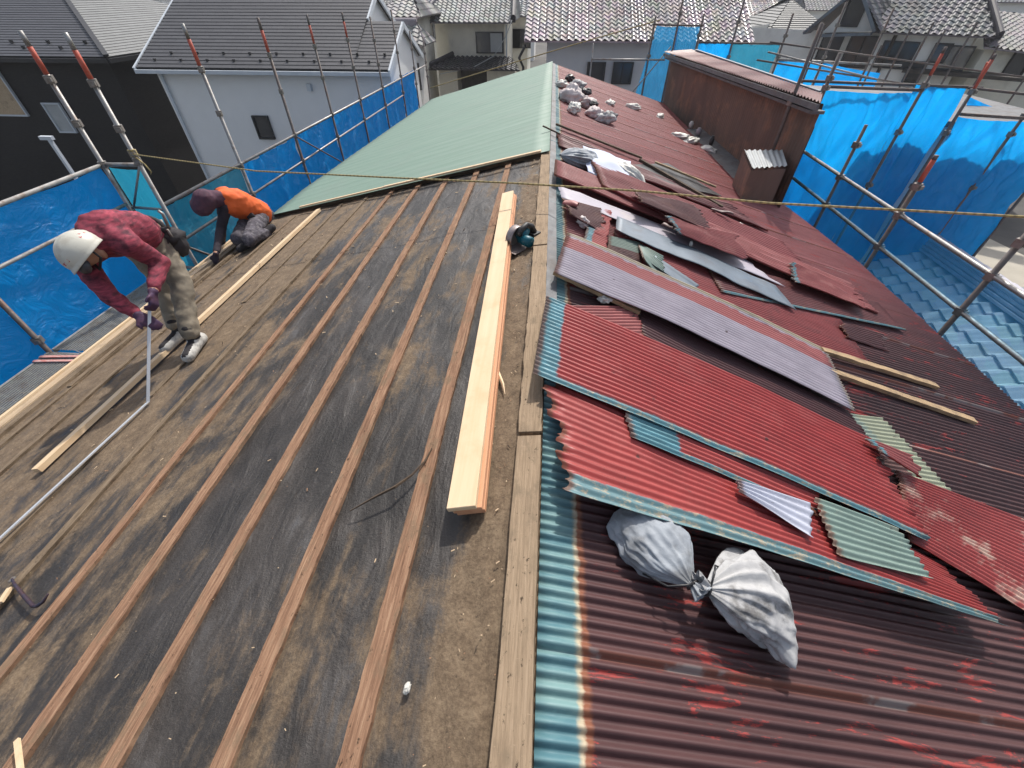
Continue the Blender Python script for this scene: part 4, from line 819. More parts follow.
MB().bar((-2.45,28.6,-1.3),(-2.45,28.6,-6),.08,.08,up=(0,1,0)).build('downpipe', MAT['white_trim'], J)
# big tiled house
T_ = empty('house', (3.2, 24, GZ), 'plaster house with a broad glossy brown tiled roof beyond the far gable', 'house')
walls(T_, [(-.2,20.7),(6.9,20.7),(6.9,29),(-.2,29)], GZ, -1.3, MAT['lilac_wall'])
tiled(T_, (-1.05,20,-1.36),(7.3,20,-1.36),(7.3,25.4,1.2),(-1.05,25.4,1.2), MAT['tile_brown'], .265, .25, .04, .035, su=8)
tiled(T_, (7.3,31,-1.36),(-1.05,31,-1.36),(-1.05,25.4,1.2),(7.3,25.4,1.2), MAT['tile_brown'], .265, .25, .04, .035)
ridgecap(T_, (-1.0,25.4,1.3), (7.2,25.4,1.3), MAT['tile_black'])
win(T_, (1.78,20.66,-2.45), .62, .78); win(T_, (2.82,20.66,-2.38), .68, .66, sliding=True)
# left side
MB().tube([(-1.0,20.0,-1.5),(-1.25,20.3,-1.9),(-1.1,20.5,-2.2),(-.9,20.5,-6)], .05, 8).build('downpipe', MAT['dark_trim'], T_)
# rusty building
N_ = empty('rusty_building', (3.4, 9, GZ), 'rust brown iron clad building with a red corrugated roof beside the far slope', 'building')
def wf(u, v):
    Y = lerp(5.6, 12.75, u); X = lerp(2.98, 2.86, u); z = lerp(-4.5, lerp(-.90,-1.12,u), v)
    return (X+.006*math.sin(Y/.076*2*math.pi)+.01*mnoise.noise(Vector((Y*2,z*2,0))), Y, z)
MB().grid(wf, 780, 10).build('wall', MAT['rust_wall'], N_, True)
walls(N_, [(2.985,5.6),(3.92,7.62),(3.7,12.6),(2.9,12.7)], GZ, -1.12, MAT['rust_wall'])
def nrf(u, v):
    Y = lerp(lerp(5.35,12.9,v), lerp(7.45,12.9,v), u); X = lerp(lerp(2.80,2.68,v), lerp(3.88,3.30,v), u); return (X, Y, lerp(lerp(-.84,-1.06,v), lerp(-1.07,-1.02,v), u)+.009*math.cos(2*math.pi*Y/.076))
MB().grid(nrf, 6, 830).build('roof', MAT['red_iron'], N_, True)
fb = MB(); fb.bar((2.80,5.36,-.89),(2.68,12.9,-1.12),.025,.055); fb.bar((2.90,5.5,-.96),(2.78,12.9,-1.18),.14,.03); fb.build('eave_fascia', MAT['grey_iron'], N_)
fb = MB(); fb.bar((3.86,7.5,-1.05),(3.32,12.6,-1.0),.05,.02); fb.build('ridge_flashing', MAT['zinc'], N_)
def ledge(u, v): 
    Y = lerp(5.9, 9.6, v); X = lerp(2.75, 3.0, u)-.0; return (lerp(xeR(Y)-.32 if Y > 5.5 else 2.8, 2.96, u), Y, -1.80)
MB().box((2.78,7.6,-1.93),(.42,3.3,.05)).build('ledge', MAT['grey_iron'], N_)
# lean-to box against it
LB = empty('lean_to', (2.75, 5.6, -2.4), 'low dark lean to with ribbed grey lid between the red slope and the rusty wall', 'lean-to')
pA, pB, pC, pD = onZ(744,150,-1.45), onZ(752,168,-1.5), onZ(787,166,-1.5), onZ(782,150,-1.45)
def lid(u, v):
    p = bil([pA, pB, pC, pD], u, v); p.z += .008*math.cos(u*14*math.pi); return p
MB().grid(lid, 70, 6).build('lid', MAT['curtain'], LB, True)
b1 = MB()
low = lambda p, z=-1.93: Vector((p.x, p.y, z))
for a_, c_ in ((pA,pB),(pB,pC),(pC,pD)): b1.quad(a_-Vector((0,0,.03)), c_-Vector((0,0,.03)), low(c_), low(a_))
b1.build('side_board', MAT['rust_wall'], LB)
# bits on ledge
for px, lab, mt, sc in (((692,122),'small white cup on the grey ledge','bag_white',(.6,.6,1)),((701,124),'pale green pot on the grey ledge beside the white cup','tile_green',(.7,.7,1.1)),((715,130),'small dark bottle on the grey ledge by the rusty wall','bag_black',(.5,.5,1.6))):
    p = onX(px[0], px[1], 2.7); mb = MB(); r = .05; z0 = -1.9; r = .5
    mb.tube([(p.x,p.y,z0),(p.x,p.y,z0+.04*sc[2]),(p.x,p.y,z0+.08*sc[2]),(p.x,p.y,z0+.09*sc[2]),(p.x,p.y,z0+.11*sc[2])], r, 12, rads=[.05*sc[0],.07*sc[0],.075*sc[0],.05*sc[0],.045*sc[0]])
    tag(mb.build('flower_pot' if 'pot' in lab else 'bottle' if 'bottle' in lab else 'cup', MAT[mt], None, True), lab, 'pot' if 'pot' in lab else 'bottle' if 'bottle' in lab else 'cup')
# low tiled roof below the right eave
Q = empty('low_tiled_house', (6, 4, GZ), 'low house with grey tiled gable roof seen through the blue net below the right eave', 'house')
walls(Q, [(4.2,-2.0),(9.2,-2.0),(9.2,7.2),(4.2,7.2)], GZ, -4.15, MAT['grey_wall'])
tiled(Q, (3.75,7.45,-4.25),(3.75,-3,-4.25),(6.75,-3,-3.35),(6.75,7.45,-3.35), MAT['tile_low'], .27, .24, .03, .035, su=8)
tiled(Q, (9.7,-3,-4.25),(9.7,7.45,-4.25),(6.75,7.45,-3.35),(6.75,-3,-3.35), MAT['tile_low'], .27, .24, .03, .035)
rc_ = MB()
for k in range(40):
    y = 7.45-k*.27; rc_.tube([(6.75,y,-3.12),(6.75,y-.26,-3.12)], .085, 10, rads=[.088,.078])
for k, wdt in enumerate((.26,.22,.18)): rc_.box((6.75,2.2,-3.30+k*.055),(wdt,10.5,.04))
rc_.build('ridge_cap', MAT['tile_low'], Q)
# grey tiled house, right background
R_ = empty('house', (16, 27, GZ), 'large pale grey house with silver grey tiled roof and four dark windows', 'house')
eL = onY(872,30,25.0); eR = onY(998,39,22.4); eL.z = eR.z = (eL.z+eR.z)/2
ex = (eR-eL).normalized(); ey = Vector((-ex.y, ex.x, 0)); 
if ey.y < 0: ey = -ey
upv = Vector((0,0,1)); hr = 2.6
tiled(R_, eL-upv*0, eR, eR+ey*4.6-ex*2.5+upv*hr, eL+ey*4.6+ex*.2+upv*hr, MAT['tile_grey'], .27, .26, .035, .03)
tiled(R_, eR, eR+ey*9.2, eR+ey*4.6-ex*2.5+upv*hr, eR+ey*4.6-ex*2.5+upv*hr, MAT['tile_grey'], .27, .26, .035, .03)
ridgecap(R_, eR+upv*.1, eR+ey*4.6-ex*2.5+upv*(hr+.1), MAT['tile_black'], .1)
fw = lambda s_, z_, o_=.55: Vector((eL.x, eL.y, 0))+ex*s_+ey*o_+Vector((0,0,z_))
Lw = (eR-eL).length
wl = MB(); c4 = [fw(-5.6,0), fw(Lw-.7,0), fw(Lw-.7,0,8.5), fw(-5.6,0,8.5)]
for i in range(4):
    a_, b_ = c4[i], c4[(i+1) % 4]; wl.quad((a_.x,a_.y,GZ),(b_.x,b_.y,GZ),(b_.x,b_.y,eL.z-.05),(a_.x,a_.y,eL.z-.05))
wl.build('wall', MAT['grey_wall'], R_)
# gable end wing on the left
def sxz(px, py, o_):
    r = Vector(ray(px, py)); k = fw(0, 0, o_).dot(ey)/r.dot(ey); return r*k
gp = sxz(861,-9,-.1); g0 = sxz(822,33,-.1); g1 = sxz(874,31,-.1)
MB().tri(g0, g1, gp+Vector((0,0,-.1))).build('gable', MAT['grey_wall'], R_)
l0 = sxz(804,33,-.5); 
MB().bar(l0, gp+upv*.12-ey*.4, .3, .12, up=upv).build('verge_board', MAT['zinc'], R_)
MB().bar(g1+ex*.1-ey*.4, gp+upv*.12-ey*.4, .3, .12, up=upv).build('verge_board', MAT['zinc'], R_)
MB().bar(g0-ey*.3-upv*.08, g1-ey*.3-upv*.08, .5, .10).build('eave_band', MAT['zinc'], R_)
tiled(R_, l0-ey*.2, l0+ey*7, gp+ey*7+upv*.1, gp-ey*.5+upv*.1, MAT['tile_grey'], .27, .26, .035, .03)
tiled(R_, g1+ex*.3-ey*.5, g1+ex*.3+ey*5, gp+ey*5+upv*.1, gp-ey*.5+upv*.1, MAT['tile_grey'], .27, .26, .035, .03)
def winf(s_, z_, w_, h_, o_=.5, sl=False, par=R_, mt='glass'):
    f = MB(); c0 = fw(s_, z_, o_); rot = Matrix((ex, ey, upv)).transposed()
    for (a_, b_, sa, sb) in ((0,h_/2,w_+.12,.06),(0,-h_/2,w_+.12,.06),(-w_/2-.03,0,.06,h_-.06),(w_/2+.03,0,.06,h_-.06))+(((0,0,.05,h_-.06),) if sl else ()): f.box(c0+ex*a_+upv*b_, (sa,.12,sb), rot)
    fo = f.build('window', MAT['dark_trim'], par); MB().box(c0+ey*.02, (w_,.03,h_-.05), rot).build('pane', MAT[mt], fo); return fo
def s_of(px, py):
    r = Vector(ray(px, py)); n_ = ey; o = fw(0, 0); k = (o.dot(n_))/r.dot(n_); h = r*k; return (h-o).dot(ex), h.z
for (px, py, w_, h_, sl) in ((830,47,.75,1.0,0),(859,52,1.0,1.1,1),(896,55,1.2,.9,1),(915,72,.5,.7,0),(940,53,.5,.6,0),(953,60,.9,.9,1)):
    s_, z_ = s_of(px, py); winf(s_, z_, w_, h_, sl=bool(sl))
s_, z_ = s_of(856, 9); winf(s_+.1, z_, .6, 1.1, -.12, mt='glass')
MB().bar(fw(.9,eL.z-.1,.45), fw(.9,-7,.45), .1, .1, up=(0,1,0)).build('downpipe', MAT['darkbox'], R_)
s_, z_ = s_of(985, 75); MB().box(fw(s_, z_, .2), (5.5,.9,.12), Matrix((ex, ey, upv)).transposed()).build('canopy', MAT['darkbox'], R_)
# house at right edge
K = empty('house', (22, 24, GZ), 'beige house with tan tiled roof at the right edge behind the grey tiled one', 'house')
tiled(K, onY(985,47,22.5), onY(1110,62,22.5), onY(1080,15,26), onY(985,10,26), MAT['tile_tan'], .27, .25, .035, .03)
p, q = onY(985,50,23.0), onY(1110,66,23.0); walls(K, [(p.x,23),(q.x,23),(q.x,29),(p.x,29)], GZ, p.z, MAT['beige_wall'])
w_ = onY(1017,65,22.97); win(K, w_, .7, .9); w_ = onY(1024,78,22.97)
Z_ = empty('shed', (7.6, 9.8, GZ), 'low grey roofed shed rising just behind the right end of the bright blue wall', 'shed')
walls(Z_, [(5.4,8.5),(8.3,8.5),(8.3,11.0),(5.4,11.0)], GZ, -1.62, MAT['grey_wall']); MB().bar((5.0,9.5,-1.47),(8.6,9.5,-1.60),3.1,.08).build('roof', MAT['grey_iron'], Z_)
# distant houses (each its own thing)
GD = 'distant houses along the top of the view'
def dhouse(x0, x1, y0, ze, rise, depth, roofm, wallm, label, hip=.6, amp=.035, wins=2, course=.27):
    E_ = empty('distant_house', ((x0+x1)/2, y0+depth/2, GZ), label, 'house', GD); o = .5
    walls(E_, [(x0+o,y0+o),(x1-o,y0+o),(x1-o,y0+depth-o),(x0+o,y0+depth-o)], GZ, ze, MAT[wallm])
    ym = y0+depth/2; zr_ = ze+rise; hp = hip
    su = 4
    tiled(E_, (x0,y0,ze),(x1,y0,ze),(x1-hp,ym,zr_),(x0+hp,ym,zr_), MAT[roofm], .3, course, amp, .03, su=su)
    tiled(E_, (x1,y0,ze),(x1,y0+depth,ze),(x1-hp,ym,zr_),(x1-hp,ym,zr_), MAT[roofm], .3, course, amp, .03, su=su)
    tiled(E_, (x0,y0+depth,ze),(x0,y0,ze),(x0+hp,ym,zr_),(x0+hp,ym,zr_), MAT[roofm], .3, course, amp, .03, su=su)
    tiled(E_, (x1,y0+depth,ze),(x0,y0+depth,ze),(x0+hp,ym,zr_),(x1-hp,ym,zr_), MAT[roofm], .3, course, amp, .03, su=su)
    ridgecap(E_, (x0+hp,ym,zr_+.1), (x1-hp,ym,zr_+.1), MAT['tile_black' if roofm != 'tile_tan' else 'tile_tan'])
    for k in range(wins):
        x = lerp(x0+o, x1-o, (k+.6)/(wins+.2)); win(E_, (x, y0+o-.03, ze-1.1), 1.1, .9, sliding=True)
    return E_
def at(px, py, Y): p = onY(px, py, Y); return p
def dh(pxl, pxr, py, Y, *a, **k): l, r = at(pxl, py, Y), at(pxr, py, Y); return dhouse(l.x, r.x, Y, l.z, *a, **k)
dh(376,420,17,24, 1.0, 5, 'tile_tan', 'beige_wall', 'small tan roofed house just right of the white gable', hip=1.0)
dh(374,425,45,21.5, .6, 2.2, 'tile_tan', 'grey_wall', 'low tan roofed annex with dark opening between the white house and the beige tiled house', hip=.5, wins=1)
dh(398,446,10,38, 1.6, 7, 'tile_blue', 'beige_wall', 'blue grey tiled house left of the grey green tiled roof')
dh(496,536,16,34, 1.2, 6, 'tile_blue', 'beige_wall', 'blue grey tiled house squeezed between the grey green and glossy brown roofs')
dh(160,236,9,30, 1.1, 8, 'slate_pale', 'grey_wall', 'pale grey roofed house showing between the black and the white house', amp=0, course=.2, hip=3)
dh(-60,16,8,34, 1.2, 8, 'tile_tan', 'grey_wall', 'tan roofed house in the top left corner')
dh(346,420,4,52, 2.0, 8, 'tile_grey', 'beige_wall', 'small grey roofed house far behind the white gable')
dh(745,792,27,40, 1.5, 7, 'tile_brown', 'beige_wall', 'brown tiled house right of the glossy brown roof, nearest of its row')
dh(744,800,14,60, 1.8, 8, 'tile_tan', 'grey_wall', 'wide tan tiled house above the nearest brown one')
dh(770,832,30,31, 1.3, 6, 'slate_pale', 'grey_wall', 'pale flat looking roof left of the grey gable', amp=0, course=.2, hip=1.8, wins=2)
dh(805,850,10,52, 1.8, 8, 'tile_grey', 'white_wall', 'white walled house with grey roof behind the grey gable')
dh(988,1090,2,48, 2.0, 9, 'tile_blue', 'white_wall', 'white and blue building in the top right corner')
dh(740,800,5,95, 2.4, 12, 'tile_green', 'beige_wall', 'far green grey roof below the skyline at centre right')
rnd = random.Random(11)
k = 0
for Y in (75, 120, 190):
    x = -Y*1.15
    while x < Y*1.05:
        wd = rnd.uniform(7, 12); sd = ('left', 'centre', 'right')[0 if x < -Y*.35 else 1 if x < Y*.35 else 2]
        dhouse(x, x+wd, Y+rnd.uniform(-4, 4), rnd.uniform(-1.6, -.4)-Y*.004, rnd.uniform(1.4, 2.2), rnd.uniform(7, 9), rnd.choice(['tile_tan','tile_grey','tile_blue','slate_pale','tile_green']), rnd.choice(['grey_wall','beige_wall','white_wall']), 'plain far house in the haze beyond the nearer roofs', hip=2.5, amp=0, wins=0, course=.8)
        k += 1; x += wd+rnd.uniform(.8, 4)
# distant overhead: telephone cables from pole to house
cab = MB()
for (a_, b_) in (((347,0),(344,12)),((512,28),(438,72))): pass
c1 = [onY(512,20,27.9), onY(506,36,27.7), onY(494,56,27.4), onY(472,68,27), onY(440,74,26.4)]
tag(MB().tube(c1, .02, 6).build('service_cable', MAT['curtain'], None, True), 'white service cable drooping in front of the beige tiled house', 'cable')
# ------------------------------------------------------------------ ropes
def rope(pts, r, label):
    P = [Vector(p) for p in pts]; out = []
    for i in range(len(P)-1):
        for k in range(24): out.append(P[i].lerp(P[i+1], k/24))
    out.append(P[-1]); o = MB().tube(out, r, 8).build('rope', MAT['rope'], None, True); return tag(o, label, 'rope')
ra_ = Vector((-4.6,4.80,-1.32)); mid = []
for (px, py) in ((256,171),(400,178),(512,183),(640,191),(768,203),(900,210),(1100,221)):
    r = Vector(ray(px, py)); mid.append(r*(3.2/(r.y+.34*r.x)))
rope([ra_+Vector((.0,-.03,0))]+mid, .0068, 'yellow twisted rope stretched across the roof from the red tipped post')
kn = MB()
for k in range(4): kn.tube([ra_+Vector((math.cos(t)*.034, math.sin(t)*.034, -.03+k*.018+t*.002)) for t in [i*math.pi/6 for i in range(13)]], .009, 6)
kn.tube([ra_+Vector((.03,-.03,-.03)), ra_+Vector((.09,-.03,-.10)), ra_+Vector((.12,-.03,-.18)), ra_+Vector((.09,-.03,-.22)), ra_+Vector((.06,-.03,-.18))], .008, 6)
tag(kn.build('rope_knot', MAT['rope'], None, True), 'coils of rope knotted round the red tipped post', 'rope knot')
rope([onY(430,88,14.5), onY(519,61,14), onY(590,40,13.5), onY(660,20,13.5)], .012, 'thin yellow rope rising beyond the far gable')
# ------------------------------------------------------------------ people
def tube_body(segs, balls=(), voxel=.011, smooth=4, name='body', mats=None, parent=None, classify=None, disp=0, dscale=14, seed=0):
    """one continuous skin: tapered limbs and ellipsoids merged by voxel remesh"""
    bm = bmesh.new()
    def addball(c, r, sc=(1,1,1), rot=None):
        m = Matrix.Translation(c) @ ((rot.to_4x4() if rot is not None else Matrix.Identity(4))) @ Matrix.Diagonal((sc[0]*r, sc[1]*r, sc[2]*r, 1))
        bmesh.ops.create_icosphere(bm, subdivisions=2, radius=1, matrix=m)
    for (p, q, r0, r1) in segs:
        p, q = Vector(p), Vector(q); L = (q-p).length; n_ = max(2, int(L/(min(r0, r1)*.5))+1)
        for i in range(n_+1): addball(p.lerp(q, i/n_), lerp(r0, r1, i/n_))
    for bl in balls: addball(*bl)
    me = bpy.data.meshes.new(name+'_tmp'); bm.to_mesh(me); bm.free(); tmp = bpy.data.objects.new('tmp', me); COL.objects.link(tmp)
    r = tmp.modifiers.new('r', 'REMESH'); r.mode = 'VOXEL'; r.voxel_size = voxel; s_ = tmp.modifiers.new('s', 'SMOOTH'); s_.factor = .5; s_.iterations = smooth
    dg = bpy.context.evaluated_depsgraph_get(); me2 = bpy.data.meshes.new_from_object(tmp.evaluated_get(dg)); bpy.data.objects.remove(tmp); bpy.data.meshes.remove(me)
    if disp:
        nr = [v.normal.copy() for v in me2.vertices]
        for v, n_ in zip(me2.vertices, nr):
            c_ = v.co; d = mnoise.noise(Vector((c_.x*dscale+seed, c_.y*dscale, c_.z*dscale*1.6)))*disp + mnoise.noise(c_*dscale*2.3)*disp*.4; v.co = c_+n_*d
    me2.materials.clear()
    for m_ in mats: me2.materials.append(m_)
    for p in me2.polygons:
        p.use_smooth = True; p.material_index = classify(p.center) if classify else 0
    me2.name = name; o = bpy.data.objects.new(name, me2); COL.objects.link(o)
    if parent is not None: o.parent = parent; o.matrix_parent_inverse = Matrix.Translation(-parent.location)
    return o
skin = M('skin', (.42,.22,.14), (.36,.18,.11), 10, .5, .1, 60)
glove_p = M('purple_glove', (.045,.025,.075), (.08,.03,.05), 20, .7, .3, 80); glove_b = M('black_glove', (.02,.018,.03), (.04,.02,.03), 20, .7, .3, 80)
shirt = M('red_marled_shirt', (.36,.055,.085), (.07,.012,.025), 7, .85, .4, 60, (1.5,1.5,9), dirt=(.04,.01,.018), dscale=14, damt=.8)
trousers = M('khaki_trousers', (.27,.23,.17), (.17,.145,.11), 6, .85, .4, 30, dirt=(.07,.06,.05), dscale=9, damt=.6)
helmet_m = M('helmet_shell', (.56,.55,.48), (.50,.49,.43), 8, .35, .05, 40, dirt=(.3,.26,.2), dscale=12, damt=.4)
shoe_w = M('white_shoe', (.55,.54,.50), (.34,.33,.31), 14, .6, .2, 60, dirt=(.08,.08,.08), dscale=16, damt=.7); blkc = M('black_cloth', (.018,.016,.018), (.03,.027,.03), 10, .85, .3, 50)
def hand(mbsegs, wrist, d, nrm, s_=1.0, curl=.5):
    """palm + five fingers; d = pointing direction, nrm = back of the hand"""
    wrist, d, nrm = Vector(wrist), Vector(d).normalized(), Vector(nrm).normalized(); side = d.cross(nrm).normalized(); nrm = side.cross(d).normalized()
    for k, (o, L) in enumerate(((-.030,.062),(-.010,.072),(.011,.068),(.031,.052))):
        b0 = wrist+side*o*.5*s_; b1 = wrist+d*.085*s_+side*o*s_; mbsegs.append((b0, b1, .017*s_, .0135*s_))
        k1 = b1+(d*math.cos(curl*.6)-nrm*math.sin(curl*.6))*L*.5*s_; k2 = k1+(d*math.cos(curl*1.7)-nrm*math.sin(curl*1.7))*L*.5*s_
        mbsegs.append((b1, k1, .0105*s_, .0095*s_)); mbsegs.append((k1, k2, .0095*s_, .008*s_))
    t0 = wrist+d*.025*s_+side*.022*s_; t1 = t0+(d*.6+side*.8).normalized()*.045*s_; t2 = t1+(d*.9+side*.1-nrm*.4).normalized()*.032*s_
    mbsegs.append((t0, t1, .014*s_, .011*s_)); mbsegs.append((t1, t2, .011*s_, .009*s_))
def orient(a, b_):
    """rotation whose X axis is a, Z near b_"""
    x = Vector(a).normalized(); y = Vector(b_).cross(x).normalized(); z = x.cross(y); return Matrix((x, y, z)).transposed()
def worker1():
    E_ = empty('person', (-2.65, 2.4, zl(-2.65)), 'worker in white helmet and red marled shirt, bending and holding a ruler on the felt', 'person')
    pel = onY(150,239,2.58); neck = Vector((-2.66,2.18,-1.09)); head = onY(84,252,2.10); chest = Vector((-2.67,2.30,-1.09)); waist = onY(136,230,2.46)
    sL = Vector((-2.49,2.22,-1.12)); sR = Vector((-2.83,2.17,-1.20)); eL_ = onY(160,262,2.32); hL = onY(153,292,2.08); eR_ = onY(110,296,2.04); hR = onY(138,315,1.98)
    hipA = onY(160,246,2.56); hipB = onY(140,250,2.62); kA = onY(181,284,2.42); kB = onY(164,282,2.56); aA = onL(193,337,.10); aB = onL(178,328,.10)
    segs = [(pel, waist, .10, .10), (waist, chest, .105, .12), (chest, neck, .11, .07), (neck, neck.lerp(head, .55), .055, .055),
            (sL, eL_, .052, .042), (eL_, hL, .040, .028), (sR, eR_, .052, .042), (eR_, hR, .040, .028), (chest, sL, .09, .062), (chest, sR, .09, .062),
            (hipA, kA, .076, .056), (kA, aA, .052, .038), (hipB, kB, .076, .056), (kB, aB, .052, .038)]
    hs = []; dl = (hL-eL_).normalized(); hand(hs, hL, dl*.7+Vector((0,-.1,-.5)), (.6,.6,.3), .95, 1.0); hand(hs, hR, (hR-eR_).normalized()*1+Vector((.2,0,0)), (-.2,-.2,1), .95, .5)
    fwd = (head-neck).normalized(); dn = Vector((-.25,-.55,-.8)).normalized()
    balls = [(head, .085, (1.08,.86,.98), orient(fwd, -dn)), (head+dn*.085+fwd*.0, .022, (1,.7,1)), (head+dn*.06-fwd*.07, .045)]
    earp = head+Vector((.075,.035,-.03)); balls.append((earp, .024, (.5,.8,1.2)))
    def cls(c_):
        if (c_-hL).length < .17 and (c_-hL).dot(dl) > -.01: return 1
        if (c_-hR).length < .17 and (c_-hR).dot((hR-eR_).normalized()) > -.01: return 1
        return 0
    tube_body(segs+hs, balls, .008, 3, 'body', [skin, glove_p], E_, cls)
    g = 1.16
    tube_body([(pel.lerp(waist,.45), waist, .118, .122), (waist, chest, .122, .145), (chest, neck, .135, .082), (chest, sL, .108, .076), (chest, sR, .108, .076), (sL, eL_, .068, .056), (eL_, eL_.lerp(hL,.86), .056, .038), (sR, eR_, .068, .056), (eR_, eR_.lerp(hR,.88), .056, .037)], (), .010, 3, 'shirt', [shirt], E_, disp=.007, dscale=16)
    tube_body([(pel, waist.lerp(pel,.5), .115, .118), (hipA, kA, .092, .074), (kA, aA+Vector((0,0,.04)), .072, .060), (hipB, kB, .092, .074), (kB, aB+Vector((0,0,.04)), .072, .060), (hipA, hipB, .10, .10)], (), .011, 3, 'trousers', [trousers], E_, disp=.010, dscale=13, seed=4)
    for a_, kk, dr in ((aA, kA, Vector((.25,-.95,0))), (aB, kB, Vector((-.15,-.95,0)))):
        tube_body([(a_+Vector((0,0,.06)), a_-Vector((0,0,.02)), .050, .048)], (), .01, 2, 'sock', [blkc], E_)
        dr.normalize(); base = Vector((a_.x, a_.y, zl(a_.x)+.035)); sd = dr.cross(Vector((0,0,1)))
        t_ = base+dr*.165; t_.z = zl(t_.x)+.04; h_ = base-dr*.065; h_.z = zl(h_.x)+.045
        tube_body([(h_, base+Vector((0,0,.02)), .046, .050), (base+Vector((0,0,.02)), t_, .050, .042), (base+Vector((0,0,.03)), base+Vector((0,0,.055)), .05, .048)], (), .009, 3, 'shoe', [shoe_w, blkc], E_, classify=lambda c_: 1 if (c_.z > zl(c_.x)+.062 and (c_-base).dot(dr) > .02 and abs((c_-base).dot(sd)) < .022) else 0)
    # helmet
    hc = head+Vector((0,0,.0)); upH = Vector((-.52,-.22,.78)).normalized(); fr = Vector((.12,-.62,-.62)); fr = (fr-upH*fr.dot(upH)).normalized(); sdv = upH.cross(fr).normalized()
    Rh = Matrix((fr, sdv, upH)).transposed()
    def hf(u, v):
        t = u*2*math.pi; ph = v*math.pi*.58; r = .110
        x, y, z = math.sin(ph)*math.cos(t)*1.14, math.sin(ph)*math.sin(t)*.94, math.cos(ph)*1.02
        rib = .035*max(0, math.cos((y)*22))*math.exp(-(y*5)**2)*(z > .1) + .02*math.exp(-((abs(y)-.42)*9)**2)*(z > .2)
        brim = .16*max(0, v-.90)/.10*max(0.25, math.cos(t)**3 if math.cos(t) > 0 else .25)
        return hc+Rh @ (Vector((x, y, z))*(r*(1+rib+brim)))
    o = MB().grid(hf, 72, 40).build('helmet', helmet_m, E_, True); o.modifiers.new('t', 'SOLIDIFY').thickness = .004
    mk = MB(); redm = M('red_print', (.45,.05,.05), (.4,.04,.04), 9, .5, 0)
    for (t, ph, w_) in ((.10,.43,.020),(.28,.43,.016),(.50,.43,.020),(-.1,.43,.016),(1.9,.36,.014),(2.1,.32,.012),(2.3,.36,.012)):
        d = Rh @ Vector((math.sin(ph*math.pi)*math.cos(t)*1.14, math.sin(ph*math.pi)*math.sin(t)*.94, math.cos(ph*math.pi)*1.02)); c_ = hc+d*.1125
        mk.box(c_, (w_, w_*.8, .003), orient(Rh @ Vector((-math.sin(t), math.cos(t), 0)), d))
    mk.build('helmet_mark', redm, o)
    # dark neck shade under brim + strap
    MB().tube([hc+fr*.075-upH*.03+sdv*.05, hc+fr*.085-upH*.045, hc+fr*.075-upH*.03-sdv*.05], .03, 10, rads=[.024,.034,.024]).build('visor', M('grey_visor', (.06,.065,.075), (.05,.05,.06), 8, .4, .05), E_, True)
    MB().tube([hc-sdv*.095, hc-sdv*.08-upH*.07+fr*.01, hc-upH*.10+fr*.05, hc+sdv*.08-upH*.07+fr*.01, hc+sdv*.095], .007, 6).build('chin_strap', blkc, E_, True)
    # tool belt
    bl = MB(); ax = (waist-pel).normalized(); u_ = ax.cross(Vector((0,0,1))).normalized(); w2 = u_.cross(ax)
    cen = pel.lerp(waist, .35)
    bl.tube([cen+u_*math.cos(t)*.126+w2*math.sin(t)*.126 for t in [k*math.pi/12 for k in range(25)]], .018, 8); bl.build('tool_belt', blkc, E_, True)
    q = onY(177,243,2.62)
    pc = MB(); pc.ball(q, .09, 18, 12, 0, (.55,.8,1.1), None, .25, 5); pc.box(q+Vector((0,0,.05)), (.09,.13,.05), Matrix.Rotation(.4,3,'Y')); pc.tube([cen+Vector((.09,.04,.03)), q+Vector((0,0,.08))], .02, 8); pc.build('tool_pouch', blkc, E_, True)
    tl = MB(); tl.tube([q+Vector((0,0,.08)), q+Vector((.01,.01,.20)), q+Vector((-.01,.01,.22))], .010, 6); tl.tube([q+Vector((-.05,.02,.06)), q+Vector((-.055,.03,.15))], .012, 6); tl.tube([q+Vector((.03,-.04,.04)), q+Vector((.035,-.05,.12))], .008, 6); tl.build('hand_tool', MAT['clamp'], E_, True)
worker1()
